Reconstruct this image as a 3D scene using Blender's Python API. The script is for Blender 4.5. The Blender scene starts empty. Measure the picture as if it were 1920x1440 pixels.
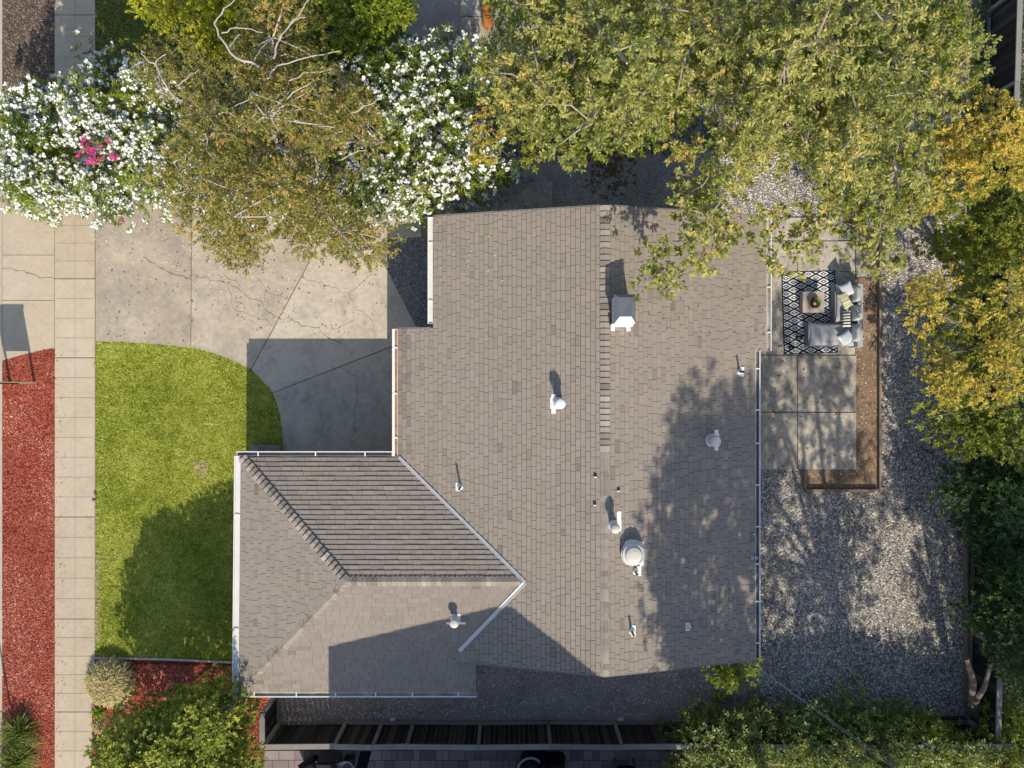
import bpy, math, random
import numpy as np
from mathutils import Vector, Matrix

# ------------------------------------------------------------------ camera, sky, sun, exposure
HC, FC = 24.5, 1508.0
scene = bpy.context.scene
COL = scene.collection
cam_d = bpy.data.cameras.new("camera")
cam = bpy.data.objects.new("camera", cam_d)
COL.objects.link(cam)
cam.location = (0, 0, HC)
cam.rotation_euler = (0, 0, 0)
cam_d.angle = 2 * math.atan(960 / FC)
cam_d.clip_start = 0.5
cam_d.clip_end = 800
scene.camera = cam

SUN_EL = math.radians(40.0)
SDX, SDY = 0.173, -0.985           # horizontal direction towards the sun
world = bpy.data.worlds.new("World")
scene.world = world
world.use_nodes = True
wn = world.node_tree
bg = wn.nodes["Background"]
sky = wn.nodes.new("ShaderNodeTexSky")
sky.sky_type = 'NISHITA'
sky.sun_disc = False
sky.sun_elevation = SUN_EL
sky.sun_rotation = math.atan2(SDX, SDY)
wn.links.new(sky.outputs[0], bg.inputs[0])
bg.inputs[1].default_value = 0.138
sun_d = bpy.data.lights.new("sun", 'SUN')
sun_d.energy = 3.6
sun_d.angle = math.radians(0.42)
sun_d.color = (1.0, 0.92, 0.77)
sun = bpy.data.objects.new("sun", sun_d)
COL.objects.link(sun)
sv = Vector((SDX * math.cos(SUN_EL), SDY * math.cos(SUN_EL), math.sin(SUN_EL)))
sun.rotation_euler = sv.to_track_quat('Z', 'Y').to_euler()
sun.location = (3, -30, 30)
vs = scene.view_settings
vs.view_transform = 'Standard'
vs.look = 'None'
vs.exposure = 0.50
vs.gamma = 1.0
vs.use_curve_mapping = False

# ------------------------------------------------------------------ helpers
def P(px, py, z=0.0):
    k = (HC - z) / FC
    return ((px - 960) * k, (720 - py) * k, z)

def PP(pts, z=0.0):
    return [P(a, b, z)[:2] for a, b in pts]

def empty(name, loc, label=None, cat=None, group=None, kind=None):
    o = bpy.data.objects.new(name, None)
    COL.objects.link(o)
    o.location = loc
    o.empty_display_size = 0.2
    tag(o, label, cat, group, kind)
    return o

def tag(o, label=None, cat=None, group=None, kind=None):
    if label: o["label"] = label
    if cat: o["category"] = cat
    if group: o["group"] = group
    if kind: o["kind"] = kind
    return o

def world_origin(o):
    v = Vector((0, 0, 0))
    while o is not None:
        v += o.location
        o = o.parent
    return v

class MB:
    """collects faces with a material slot and a tint per face"""
    def __init__(s):
        s.v, s.f, s.m, s.t = [], [], [], []
    def add(s, vs_, fs_, mat=0, tint=0.5):
        n = len(s.v)
        s.v.extend([tuple(p) for p in vs_])
        for f in fs_:
            s.f.append([i + n for i in f]); s.m.append(mat); s.t.append(tint)
    def box(s, c, d, rz=0.0, mat=0, tint=0.5, tilt=None):
        hx, hy, hz = d[0] / 2, d[1] / 2, d[2] / 2
        M = Matrix.Rotation(rz, 3, 'Z')
        if tilt is not None: M = M @ tilt
        vs_ = []
        for z in (-hz, hz):
            for x, y in ((-hx, -hy), (hx, -hy), (hx, hy), (-hx, hy)):
                p = M @ Vector((x, y, z)); vs_.append((p.x + c[0], p.y + c[1], p.z + c[2]))
        s.add(vs_, [(3, 2, 1, 0), (4, 5, 6, 7), (0, 1, 5, 4), (1, 2, 6, 5), (2, 3, 7, 6), (3, 0, 4, 7)], mat, tint)
    def cushion(s, c, d, rz=0.0, mat=0, tint=0.5, tilt=None, n=8, e=5.0):
        """superellipsoid-like soft box"""
        M = Matrix.Rotation(rz, 3, 'Z')
        if tilt is not None: M = M @ tilt
        for sg in (1, -1):
            vs_, fs_ = [], []
            for i in range(n + 1):
                for j in range(n + 1):
                    u, w = -1 + 2 * i / n, -1 + 2 * j / n
                    pin = 1 - 0.10 * (1 - abs(u) ** 2) * (1 if abs(w) > .99 else abs(w) ** 3)
                    pin2 = 1 - 0.10 * (1 - abs(w) ** 2) * (1 if abs(u) > .99 else abs(u) ** 3)
                    h = (max(0, 1 - abs(u) ** e) * max(0, 1 - abs(w) ** e)) ** 0.5
                    p = M @ Vector((u * d[0] / 2 * pin2, w * d[1] / 2 * pin, sg * d[2] / 2 * h))
                    vs_.append((p.x + c[0], p.y + c[1], p.z + c[2]))
            for i in range(n):
                for j in range(n):
                    a = i * (n + 1) + j
                    q = (a, a + n + 1, a + n + 2, a + 1)
                    fs_.append(q if sg > 0 else q[::-1])
            s.add(vs_, fs_, mat, tint)
    def prism(s, poly, z0, z1, mat=0, tint=0.5, bottom=False):
        """poly: xy list ccw; z0,z1 constants or functions of (x,y)"""
        a = sum(poly[i][0] * poly[(i + 1) % len(poly)][1] - poly[(i + 1) % len(poly)][0] * poly[i][1] for i in range(len(poly)))
        if a < 0: poly = poly[::-1]
        f0 = z0 if callable(z0) else (lambda x, y: z0)
        f1 = z1 if callable(z1) else (lambda x, y: z1)
        n = len(poly)
        vs_ = [(x, y, f0(x, y)) for x, y in poly] + [(x, y, f1(x, y)) for x, y in poly]
        fs_ = [tuple(range(n, 2 * n))]
        if bottom: fs_.append(tuple(range(n - 1, -1, -1)))
        for i in range(n):
            j = (i + 1) % n
            fs_.append((i, j, j + n, i + n))
        s.add(vs_, fs_, mat, tint)
    def tube(s, pts, rad, n=6, mat=0, tint=0.5, cap=True):
        pts = [Vector(p) for p in pts]
        if not hasattr(rad, '__len__'): rad = [rad] * len(pts)
        base = len(s.v)
        up = None
        for i, p in enumerate(pts):
            d = (pts[min(i + 1, len(pts) - 1)] - pts[max(i - 1, 0)]).normalized()
            if up is None:
                a = Vector((0, 0, 1)) if abs(d.z) < 0.9 else Vector((1, 0, 0))
                u = d.cross(a).normalized()
            else:
                u = (up - d * up.dot(d)).normalized()
            up = u
            w = d.cross(u)
            for k in range(n):
                t = 2 * math.pi * k / n
                q = p + (u * math.cos(t) + w * math.sin(t)) * rad[i]
                s.v.append((q.x, q.y, q.z))
        for i in range(len(pts) - 1):
            for k in range(n):
                a = base + i * n + k; b = base + i * n + (k + 1) % n
                s.f.append([a, b, b + n, a + n]); s.m.append(mat); s.t.append(tint)
        if cap:
            s.f.append([base + k for k in range(n)][::-1]); s.m.append(mat); s.t.append(tint)
            e = base + (len(pts) - 1) * n
            s.f.append([e + k for k in range(n)]); s.m.append(mat); s.t.append(tint)
    def lathe(s, c, prof, n=20, mat=0, tint=0.5, tilt=None):
        base = len(s.v)
        for r, z in prof:
            for k in range(n):
                t = 2 * math.pi * k / n
                p = Vector((r * math.cos(t), r * math.sin(t), z))
                if tilt is not None: p = tilt @ p
                s.v.append((c[0] + p.x, c[1] + p.y, c[2] + p.z))
        for i in range(len(prof) - 1):
            for k in range(n):
                a = base + i * n + k; b = base + i * n + (k + 1) % n
                s.f.append([a, b, b + n, a + n]); s.m.append(mat); s.t.append(tint)
        if prof[-1][0] > 1e-4:
            e = base + (len(prof) - 1) * n
            s.f.append([e + k for k in range(n)]); s.m.append(mat); s.t.append(tint)
    def ribbon(s, pts, w, z, mat=0, tint=0.5):
        """flat strip along an xy polyline; z constant or function; w width or list"""
        fz = z if callable(z) else (lambda x, y: z)
        n = len(pts)
        L = []
        for i in range(n):
            a = Vector(pts[max(i - 1, 0)][:2]); b = Vector(pts[min(i + 1, n - 1)][:2])
            d = (b - a); d.normalize()
            nn = Vector((-d.y, d.x)) * ((w[i] if hasattr(w, '__len__') else w) / 2)
            p = Vector(pts[i][:2])
            L.append((p + nn, p - nn))
        vs_ = []
        for a, b in L:
            vs_ += [(a.x, a.y, fz(a.x, a.y)), (b.x, b.y, fz(b.x, b.y))]
        s.add(vs_, [(2 * i, 2 * i + 1, 2 * i + 3, 2 * i + 2) for i in range(n - 1)], mat, tint)
    def build(s, name, mats, parent=None, smooth=False, loc=None):
        if not isinstance(mats, (list, tuple)): mats = [mats]
        me = bpy.data.meshes.new(name)
        V = np.array(s.v, dtype=np.float64)
        if parent is not None: org = np.array(world_origin(parent))
        elif loc is not None: org = np.array(loc, dtype=float)
        else:
            org = np.array([(V[:, 0].min() + V[:, 0].max()) / 2, (V[:, 1].min() + V[:, 1].max()) / 2, V[:, 2].min()])
        V = V - org
        me.from_pydata(V.tolist(), [], s.f)
        for m in mats: me.materials.append(m)
        me.polygons.foreach_set("material_index", np.array(s.m, dtype=np.int32))
        at = me.attributes.new("tint", 'FLOAT', 'FACE')
        at.data.foreach_set("value", np.array(s.t, dtype=np.float32))
        if smooth: me.polygons.foreach_set("use_smooth", np.ones(len(s.f), dtype=bool))
        me.update()
        o = bpy.data.objects.new(name, me)
        COL.objects.link(o)
        if parent is not None: o.parent = parent
        else: o.location = org
        return o

def np_mesh(name, V, k, tint, mats, parent=None, loc=None, midx=None):
    """V: (N*k,3) vertices of N separate k-gons"""
    N = len(V) // k
    me = bpy.data.meshes.new(name)
    V = np.asarray(V, dtype=np.float64)
    if parent is not None: org = np.array(world_origin(parent))
    elif loc is not None: org = np.array(loc, dtype=float)
    else: org = np.array([(V[:, 0].min() + V[:, 0].max()) / 2, (V[:, 1].min() + V[:, 1].max()) / 2, V[:, 2].min()])
    V = (V - org).astype(np.float32)
    me.vertices.add(N * k); me.loops.add(N * k); me.polygons.add(N)
    me.vertices.foreach_set("co", V.ravel())
    me.loops.foreach_set("vertex_index", np.arange(N * k, dtype=np.int32))
    me.polygons.foreach_set("loop_start", (np.arange(N) * k).astype(np.int32))
    me.polygons.foreach_set("loop_total", np.full(N, k, dtype=np.int32))
    if not isinstance(mats, (list, tuple)): mats = [mats]
    for m in mats: me.materials.append(m)
    if midx is not None: me.polygons.foreach_set("material_index", midx.astype(np.int32))
    at = me.attributes.new("tint", 'FLOAT', 'FACE')
    at.data.foreach_set("value", np.asarray(tint, dtype=np.float32))
    me.update(calc_edges=True)
    o = bpy.data.objects.new(name, me)
    COL.objects.link(o)
    if parent is not None: o.parent = parent
    else: o.location = org
    return o

# ------------------------------------------------------------------ materials
def ramp_node(nt, stops, interp='LINEAR'):
    r = nt.nodes.new("ShaderNodeValToRGB")
    r.color_ramp.interpolation = interp
    els = r.color_ramp.elements
    while len(els) < len(stops): els.new(0.5)
    for e, (p, c) in zip(els, stops):
        e.position = p; e.color = (c[0], c[1], c[2], 1)
    return r

def mat(name, stops, rough=0.8, noise=None, bump=None, trans=0.0, metal=0.0, spec=0.3, mix=None, coat=None):
    """stops: ramp driven by tint (+noise). noise=(scale, amount, detail) shifts the ramp; mix=(scale, colour, lo, hi) stains"""
    m = bpy.data.materials.new(name)
    m.use_nodes = True
    nt = m.node_tree
    b = nt.nodes["Principled BSDF"]
    b.inputs["Roughness"].default_value = rough
    b.inputs["Metallic"].default_value = metal
    b.inputs["Specular IOR Level"].default_value = spec
    L = nt.links.new
    if isinstance(stops[0], (int, float)): stops = [(0, stops), (1, stops)]
    at = nt.nodes.new("ShaderNodeAttribute"); at.attribute_name = "tint"
    fac = at.outputs["Fac"]
    tc = nt.nodes.new("ShaderNodeNewGeometry")
    pos = tc.outputs["Position"]
    if noise:
        for (sc, amt, det) in (noise if isinstance(noise, list) else [noise]):
            n = nt.nodes.new("ShaderNodeTexNoise"); n.inputs["Scale"].default_value = sc; n.inputs["Detail"].default_value = det
            L(pos, n.inputs["Vector"])
            s1 = nt.nodes.new("ShaderNodeMath"); s1.operation = 'SUBTRACT'; s1.inputs[1].default_value = 0.5
            L(n.outputs["Fac"], s1.inputs[0])
            s2 = nt.nodes.new("ShaderNodeMath"); s2.operation = 'MULTIPLY_ADD'; s2.inputs[1].default_value = amt
            L(s1.outputs[0], s2.inputs[0]); L(fac, s2.inputs[2])
            fac = s2.outputs[0]
    r = ramp_node(nt, stops)
    L(fac, r.inputs[0])
    col = r.outputs[0]
    if mix:
        for (sc, c2, lo, hi, amt) in (mix if isinstance(mix, list) else [mix]):
            n = nt.nodes.new("ShaderNodeTexNoise"); n.inputs["Scale"].default_value = sc; n.inputs["Detail"].default_value = 5
            n.inputs["Roughness"].default_value = 0.65
            L(pos, n.inputs["Vector"])
            mr = nt.nodes.new("ShaderNodeMapRange"); mr.inputs[1].default_value = lo; mr.inputs[2].default_value = hi
            mr.inputs[4].default_value = amt
            L(n.outputs["Fac"], mr.inputs[0])
            mx = nt.nodes.new("ShaderNodeMix"); mx.data_type = 'RGBA'
            L(mr.outputs[0], mx.inputs[0]); L(col, mx.inputs[6]); mx.inputs[7].default_value = (*c2, 1)
            col = mx.outputs[2]
    L(col, b.inputs["Base Color"])
    if bump:
        sc, st, dist = bump
        n = nt.nodes.new("ShaderNodeTexNoise"); n.inputs["Scale"].default_value = sc; n.inputs["Detail"].default_value = 4
        L(pos, n.inputs["Vector"])
        bp = nt.nodes.new("ShaderNodeBump"); bp.inputs["Strength"].default_value = st; bp.inputs["Distance"].default_value = dist
        L(n.outputs["Fac"], bp.inputs["Height"]); L(bp.outputs[0], b.inputs["Normal"])
    if trans > 0:
        t = nt.nodes.new("ShaderNodeBsdfTranslucent"); L(col, t.inputs["Color"])
        ms = nt.nodes.new("ShaderNodeMixShader"); ms.inputs[0].default_value = trans
        L(b.outputs[0], ms.inputs[1]); L(t.outputs[0], ms.inputs[2])
        L(ms.outputs[0], nt.nodes["Material Output"].inputs[0])
    return m

M = {}
M['soil'] = mat('soil', [(0, (.17, .135, .115)), (.5, (.31, .255, .22)), (1, (.46, .385, .33))], .95, [(1.3, .9, 5), (30, .9, 4)], (40, .5, .03))
M['soil_grass'] = mat('soil_grass', [(0, (.02, .03, .01)), (1, (.09, .11, .03))], .95, [(1, .9, 5), (60, .9, 4)], (60, .6, .03))
M['concrete'] = mat('concrete', [(0, (.30, .245, .185)), (.5, (.42, .35, .27)), (1, (.56, .485, .385))], .9, [(.9, 1.1, 6), (7, .9, 6), (60, .9, 3)], (90, .35, .01),
                    mix=[(1.7, (.27, .24, .22), .50, .72, .6), (.45, (.50, .39, .26), .52, .75, .5), (9, (.24, .21, .19), .60, .72, .45)])
M['concrete_warm'] = mat('concrete_warm', [(0, (.36, .29, .20)), (.5, (.455, .37, .262)), (1, (.53, .44, .325))], .9, [(1.1, .9, 6), (9, .8, 6), (60, .8, 3)], (90, .3, .01),
                         mix=[(1.6, (.30, .24, .18), .58, .75, .4)])
M['concrete_patio'] = mat('concrete_patio', [(0, (.20, .18, .15)), (.5, (.42, .37, .30)), (1, (.60, .53, .43))], .9, [(2.0, .9, 6), (12, 1.2, 6), (50, .9, 3)], (160, .3, .01),
                          mix=[(3.2, (.17, .16, .145), .5, .7, .5)])
M['crack'] = mat('crack', (.05, .042, .036), .95)
M['score'] = mat('score', (.24, .195, .15), .95)
M['kerb'] = mat('kerb', [(0, (.35, .30, .23)), (1, (.50, .44, .35))], .9, (3, 1, 5), (100, .3, .01))
M['asphalt'] = mat('asphalt', [(0, (.04, .04, .042)), (1, (.075, .075, .075))], .9, [(1, .6, 5), (150, .8, 2)], (150, .5, .01))
M['shingle'] = mat('shingle', [(0, (.15, .126, .105)), (.25, (.242, .202, .168)), (.5, (.280, .237, .194)), (.75, (.308, .252, .218)), (1, (.35, .302, .25))], .92,
                   [(.55, .35, 3), (260, .55, 2)], (300, .5, .006), mix=[(.8, (.285, .245, .18), .50, .72, .5), (1.9, (.20, .175, .16), .58, .75, .4)])
M['shingle_edge'] = mat('shingle_edge', (.085, .072, .065), .95)
M['deck'] = mat('deck', (.05, .042, .038), .95)
M['cap'] = mat('cap', [(0, (.13, .11, .095)), (.5, (.285, .242, .20)), (1, (.43, .37, .31))], .92, [(200, .5, 2)], (300, .5, .006))
M['white'] = mat('white', [(0, (.62, .60, .56)), (1, (.84, .83, .80))], .5, (5, .5, 4), mix=(9, (.38, .33, .27), .6, .8, .35))
M['gutter'] = mat('gutter', [(0, (.50, .48, .44)), (1, (.78, .76, .72))], .45, (4, .5, 4))
M['gutter_dirt'] = mat('gutter_dirt', [(0, (.10, .07, .05)), (.5, (.30, .27, .23)), (1, (.5, .47, .42))], .9, [(3, 1.2, 5), (30, .8, 3)])
M['gutter_rust'] = mat('gutter_rust', [(0, (.16, .08, .03)), (1, (.55, .30, .12))], .9, [(6, 1.3, 5), (40, .8, 3)], (60, .6, .01))
M['gutter_dark'] = mat('gutter_dark', [(0, (.05, .05, .05)), (1, (.16, .15, .14))], .8, [(3, 1.2, 5)])  # darker fill, set lower in the channel
M['stucco'] = mat('stucco', [(0, (.50, .46, .40)), (1, (.62, .58, .52))], .9, (3, .8, 5), (60, .4, .01))
M['stucco_tan'] = mat('stucco_tan', [(0, (.42, .34, .26)), (1, (.52, .43, .33))], .9, (3, .8, 5), (60, .4, .01))
M['glass'] = mat('glass', (.03, .035, .04), .08, spec=.6)
M['metal'] = mat('metal', [(0, (.55, .55, .56)), (1, (.78, .78, .78))], .42, (8, .6, 4), metal=.35)
M['galv'] = mat('galv', [(0, (.17, .18, .20)), (1, (.26, .27, .29))], .35, (8, .6, 4), metal=.55)
M['metal_dark'] = mat('metal_dark', (.09, .09, .095), .5, metal=.5)
M['flash'] = mat('flash', [(0, (.36, .36, .35)), (1, (.66, .65, .62))], .4, (5, .9, 4), metal=.3)
M['cream'] = mat('cream', [(0, (.46, .42, .35)), (1, (.60, .56, .48))], .5, (8, .5, 3))
M['black'] = mat('black', (.012, .012, .013), .6)
M['brick'] = mat('brick', [(0, (.16, .07, .05)), (1, (.36, .20, .15))], .9, (30, 1, 3), (90, .5, .01))
M['wood_edge'] = mat('wood_edge', [(0, (.12, .085, .06)), (1, (.30, .22, .165))], .85, [(2, 1, 5), (40, .7, 4)], (60, .5, .01))
M['wood_grey'] = mat('wood_grey', [(0, (.13, .12, .11)), (.5, (.20, .19, .175)), (1, (.29, .275, .25))], .9, [(2, .8, 5), (40, .6, 4)], (60, .5, .01))
M['wood_dark'] = mat('wood_dark', [(0, (.010, .009, .008)), (.5, (.026, .022, .019)), (1, (.075, .066, .056))], .9, [(2, .5, 5), (40, .5, 4)], (60, .4, .01))
M['wood_post'] = mat('wood_post', [(0, (.50, .37, .19)), (1, (.70, .58, .36))], .7, (6, 1, 4))
M['dirt'] = mat('dirt', [(0, (.10, .065, .04)), (.5, (.24, .155, .095)), (1, (.42, .29, .185))], .95, [(.9, .8, 5), (9, .9, 5), (60, .5, 3)], (50, .6, .03))
M['mulch_red'] = mat('mulch_red', [(0, (.14, .022, .014)), (.35, (.36, .065, .036)), (.7, (.50, .115, .065)), (.96, (.58, .20, .13)), (1, (.72, .50, .38))], .9, [(.7, .5, 4), (3, .25, 3)])
M['mulch_base'] = mat('mulch_base', [(0, (.07, .014, .01)), (1, (.24, .05, .03))], .95, [(.8, .5, 4), (40, 1.2, 4)], (50, .9, .04))
M['mulch_brown'] = mat('mulch_brown', [(0, (.07, .045, .033)), (.5, (.17, .115, .085)), (.9, (.30, .22, .17)), (1, (.5, .42, .34))], .9)
M['mulch_brown_base'] = mat('mulch_brown_base', [(0, (.06, .04, .03)), (1, (.18, .13, .10))], .95, [(1, .5, 4), (40, 1.2, 4)], (50, .9, .04))
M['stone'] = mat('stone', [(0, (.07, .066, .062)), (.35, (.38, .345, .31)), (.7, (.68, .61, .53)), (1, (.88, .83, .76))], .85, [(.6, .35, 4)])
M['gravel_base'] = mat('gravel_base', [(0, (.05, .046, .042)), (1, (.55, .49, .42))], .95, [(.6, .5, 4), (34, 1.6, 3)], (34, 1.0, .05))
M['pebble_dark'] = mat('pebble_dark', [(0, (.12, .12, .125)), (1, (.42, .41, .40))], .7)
M['grass'] = mat('grass', [(0, (.09, .13, .010)), (.4, (.28, .34, .022)), (.75, (.46, .48, .05)), (1, (.66, .60, .18))], .75, [(.5, .9, 4), (3, .7, 4)], trans=.12)
M['grass_base'] = mat('grass_base', [(0, (.05, .08, .008)), (.6, (.15, .20, .018)), (1, (.30, .32, .07))], .95, [(.55, .5, 4), (8, .6, 4), (90, .8, 3)], (80, .9, .04))
M['sofa'] = mat('sofa', [(0, (.33, .33, .335)), (1, (.44, .44, .45))], .9, (3, .4, 4), (300, .2, .004))
M['sofa_base'] = mat('sofa_base', (.26, .26, .265), .8)
M['table'] = mat('table', [(0, (.36, .30, .24)), (1, (.50, .43, .36))], .75, [(6, .8, 4), (50, .4, 3)])
M['gold'] = mat('gold', (.50, .27, .07), .35, metal=.5)
M['pot_soil'] = mat('pot_soil', (.05, .03, .02), .95)
M['succ'] = mat('succ', [(0, (.06, .14, .02)), (1, (.25, .38, .08))], .6, trans=.15)
M['paver'] = mat('paver', [(0, (.16, .125, .125)), (.5, (.235, .18, .175)), (1, (.30, .25, .24))], .85, [(1.2, .8, 5), (20, .5, 4)], (60, .4, .01))
M['paver_gap'] = mat('paver_gap', (.09, .075, .07), .95)
M['bark'] = mat('bark', [(0, (.09, .07, .055)), (1, (.22, .18, .15))], .95, [(6, 1, 5)], (30, .8, .03))
M['bark_white'] = mat('bark_white', [(0, (.34, .29, .25)), (1, (.58, .52, .47))], .8, [(8, 1, 5)], (30, .4, .01))
M['bark_orange'] = mat('bark_orange', [(0, (.16, .05, .012)), (1, (.55, .24, .06))], .95, [(7, 1.4, 5)], (30, .8, .03))
M['bark_tan'] = mat('bark_tan', [(0, (.22, .17, .13)), (1, (.45, .38, .31))], .9, [(8, 1, 5)])
M['cloth_dark'] = mat('cloth_dark', (.012, .012, .013), .8, bump=(8, .5, .05))
M['plastic_grey'] = mat('plastic_grey', (.10, .11, .13), .5)
M['cable'] = mat('cable', (.34, .34, .34), .6)
M['hose'] = mat('hose', (.55, .56, .55), .5)
M['sign_white'] = mat('sign_white', (.78, .76, .70), .5)
M['pillow_blue'] = mat('pillow_blue', [(0, (.46, .49, .52)), (1, (.58, .61, .63))], .9, (20, .5, 3))

def leafmat(name, stops, trans=.38, rough=.55):
    return mat(name, stops, rough, [(.9, .30, 2)], trans=trans, spec=.35)
M['leaf_green'] = leafmat('leaf_green', [(0, (0.108, 0.138, 0.033)), (.25, (0.259, 0.281, 0.071)), (.55, (0.416, 0.408, 0.109)), (.80, (0.583, 0.530, 0.152)), (1, (0.713, 0.466, 0.114))])
M['leaf_olive'] = leafmat('leaf_olive', [(0, (0.103, 0.116, 0.024)), (.3, (0.226, 0.224, 0.046)), (.6, (0.367, 0.314, 0.070)), (.8, (0.526, 0.367, 0.097)), (1, (0.697, 0.358, 0.123))])
M['leaf_oleander'] = leafmat('leaf_oleander', [(0, (.05, .09, .014)), (.4, (.17, .25, .03)), (.75, (.36, .42, .05)), (1, (.58, .54, .10))])
M['leaf_gold'] = leafmat('leaf_gold', [(0, (.17, .18, .03)), (.3, (.44, .38, .07)), (.65, (.68, .52, .085)), (1, (.80, .54, .12))])
M['leaf_lime'] = leafmat('leaf_lime', [(0, (.14, .19, .015)), (.4, (.42, .44, .03)), (.8, (.66, .62, .04)), (1, (.74, .62, .05))])
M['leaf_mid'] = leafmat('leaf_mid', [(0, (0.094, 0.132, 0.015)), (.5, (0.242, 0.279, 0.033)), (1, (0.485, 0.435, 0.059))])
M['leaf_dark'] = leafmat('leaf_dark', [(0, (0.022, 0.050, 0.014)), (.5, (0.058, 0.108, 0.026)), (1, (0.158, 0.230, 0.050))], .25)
M['leaf_shrub'] = leafmat('leaf_shrub', [(0, (0.086, 0.140, 0.021)), (.4, (0.244, 0.317, 0.043)), (.75, (0.512, 0.492, 0.076)), (1, (0.800, 0.772, 0.172))])
M['leaf_brown'] = leafmat('leaf_brown', [(0, (0.072, 0.042, 0.014)), (.5, (0.156, 0.090, 0.030)), (1, (0.264, 0.168, 0.048))])
M['leaf_bright'] = leafmat('leaf_bright', [(0, (.07, .12, .012)), (.5, (.23, .30, .025)), (1, (.55, .56, .06))])
M['leaf_privet'] = leafmat('leaf_privet', [(0, (0.063, 0.110, 0.026)), (.4, (0.188, 0.250, 0.057)), (.75, (0.418, 0.440, 0.109)), (1, (0.760, 0.800, 0.375))])
M['flower'] = mat('flower', [(0, (.62, .56, .44)), (.3, (.78, .76, .70)), (1, (.90, .90, .88))], .6, trans=.2)
M['flower_pink'] = mat('flower_pink', [(0, (.40, .02, .13)), (1, (.72, .06, .30))], .6, trans=.25)
M['straw'] = mat('straw', [(0, (.14, .19, .02)), (.3, (.38, .37, .06)), (.55, (.60, .47, .24)), (1, (.80, .66, .44))], .8, trans=.2)
M['blade'] = mat('blade', [(0, (.045, .08, .010)), (.6, (.17, .22, .03)), (1, (.42, .44, .14))], .55, trans=.25)

# rug: nested diamonds woven in black and white
def rug_material():
    m = bpy.data.materials.new('rug_pattern'); m.use_nodes = True
    nt = m.node_tree; L = nt.links.new; b = nt.nodes["Principled BSDF"]; b.inputs["Roughness"].default_value = .95
    tc = nt.nodes.new("ShaderNodeTexCoord"); sp = nt.nodes.new("ShaderNodeSeparateXYZ"); L(tc.outputs["Object"], sp.inputs[0])
    def mth(op, a, b_=None, c=None):
        n = nt.nodes.new("ShaderNodeMath"); n.operation = op
        for i, q in enumerate((a, b_, c)):
            if q is None: continue
            if isinstance(q, (int, float)): n.inputs[i].default_value = q
            else: L(q, n.inputs[i])
        return n.outputs[0]
    # triangle waves, 0 at lattice centre, 1 half way
    def tri(x, per):
        q = mth('DIVIDE', x, per); q = mth('FRACT', mth('ADD', q, 100.5)); return mth('MULTIPLY', mth('ABSOLUTE', mth('SUBTRACT', q, .5)), 2.0)
    u = tri(sp.outputs[0], .46); v = tri(sp.outputs[1], .232)
    s = mth('ADD', u, v)
    d = mth('MINIMUM', s, mth('SUBTRACT', 2.0, s))          # 0 at both lattice centres, 1 on the net
    w1 = mth('LESS_THAN', d, .20)
    w2 = mth('MULTIPLY', mth('GREATER_THAN', d, .46), mth('LESS_THAN', d, .76))
    w3 = mth('MULTIPLY', mth('GREATER_THAN', d, .84), mth('LESS_THAN', v, .5))
    w = mth('MAXIMUM', w1, w2)
    # dark border
    ax = mth('ABSOLUTE', sp.outputs[0]); ay = mth('ABSOLUTE', sp.outputs[1])
    ins = mth('MULTIPLY', mth('LESS_THAN', ax, .785), mth('LESS_THAN', ay, 1.225))
    w = mth('MULTIPLY', w, ins)
    mx = nt.nodes.new("ShaderNodeMix"); mx.data_type = 'RGBA'; L(w, mx.inputs[0])
    mx.inputs[6].default_value = (.010, .011, .018, 1); mx.inputs[7].default_value = (.78, .78, .78, 1)
    L(mx.outputs[2], b.inputs["Base Color"])
    return m
M['rug'] = rug_material()

def stripes_material(name, axis, per, cols):
    m = bpy.data.materials.new(name); m.use_nodes = True
    nt = m.node_tree; L = nt.links.new; b = nt.nodes["Principled BSDF"]; b.inputs["Roughness"].default_value = .95
    tc = nt.nodes.new("ShaderNodeTexCoord"); sp = nt.nodes.new("ShaderNodeSeparateXYZ"); L(tc.outputs["Object"], sp.inputs[0])
    a = nt.nodes.new("ShaderNodeMath"); a.operation = 'DIVIDE'; L(sp.outputs[axis], a.inputs[0]); a.inputs[1].default_value = per
    a2 = nt.nodes.new("ShaderNodeMath"); a2.operation = 'ADD'; L(a.outputs[0], a2.inputs[0]); a2.inputs[1].default_value = 50.25
    f = nt.nodes.new("ShaderNodeMath"); f.operation = 'FRACT'; L(a2.outputs[0], f.inputs[0])
    r = ramp_node(nt, [(i / len(cols), c) for i, c in enumerate(cols)], 'CONSTANT'); L(f.outputs[0], r.inputs[0])
    L(r.outputs[0], b.inputs["Base Color"])
    return m
M['stripe_yellow'] = stripes_material('stripe_yellow', 0, .26, [(.55, .50, .24), (.30, .31, .24), (.62, .60, .44), (.50, .46, .20), (.36, .37, .33)])
M['stripe_bw'] = stripes_material('stripe_bw', 0, .085, [(.015, .015, .018), (.70, .70, .68)])

# ------------------------------------------------------------------ ground and paving
rng = np.random.default_rng(7)
def inpoly(x, y, poly):
    r = np.zeros(len(x), dtype=bool)
    n = len(poly); j = n - 1
    for i in range(n):
        xi, yi = poly[i]; xj, yj = poly[j]
        if yi != yj:
            c = ((yi > y) != (yj > y)) & (x < (xj - xi) * (y - yi) / (yj - yi) + xi)
            r ^= c
        j = i
    return r
def edgedist(x, y, poly):
    d = np.full(len(x), 1e9)
    n = len(poly)
    for i in range(n):
        ax, ay = poly[i]; bx, by = poly[(i + 1) % n]
        dx, dy = bx - ax, by - ay
        t = np.clip(((x - ax) * dx + (y - ay) * dy) / (dx * dx + dy * dy + 1e-9), 0, 1)
        d = np.minimum(d, np.hypot(x - ax - t * dx, y - ay - t * dy))
    return d

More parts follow.
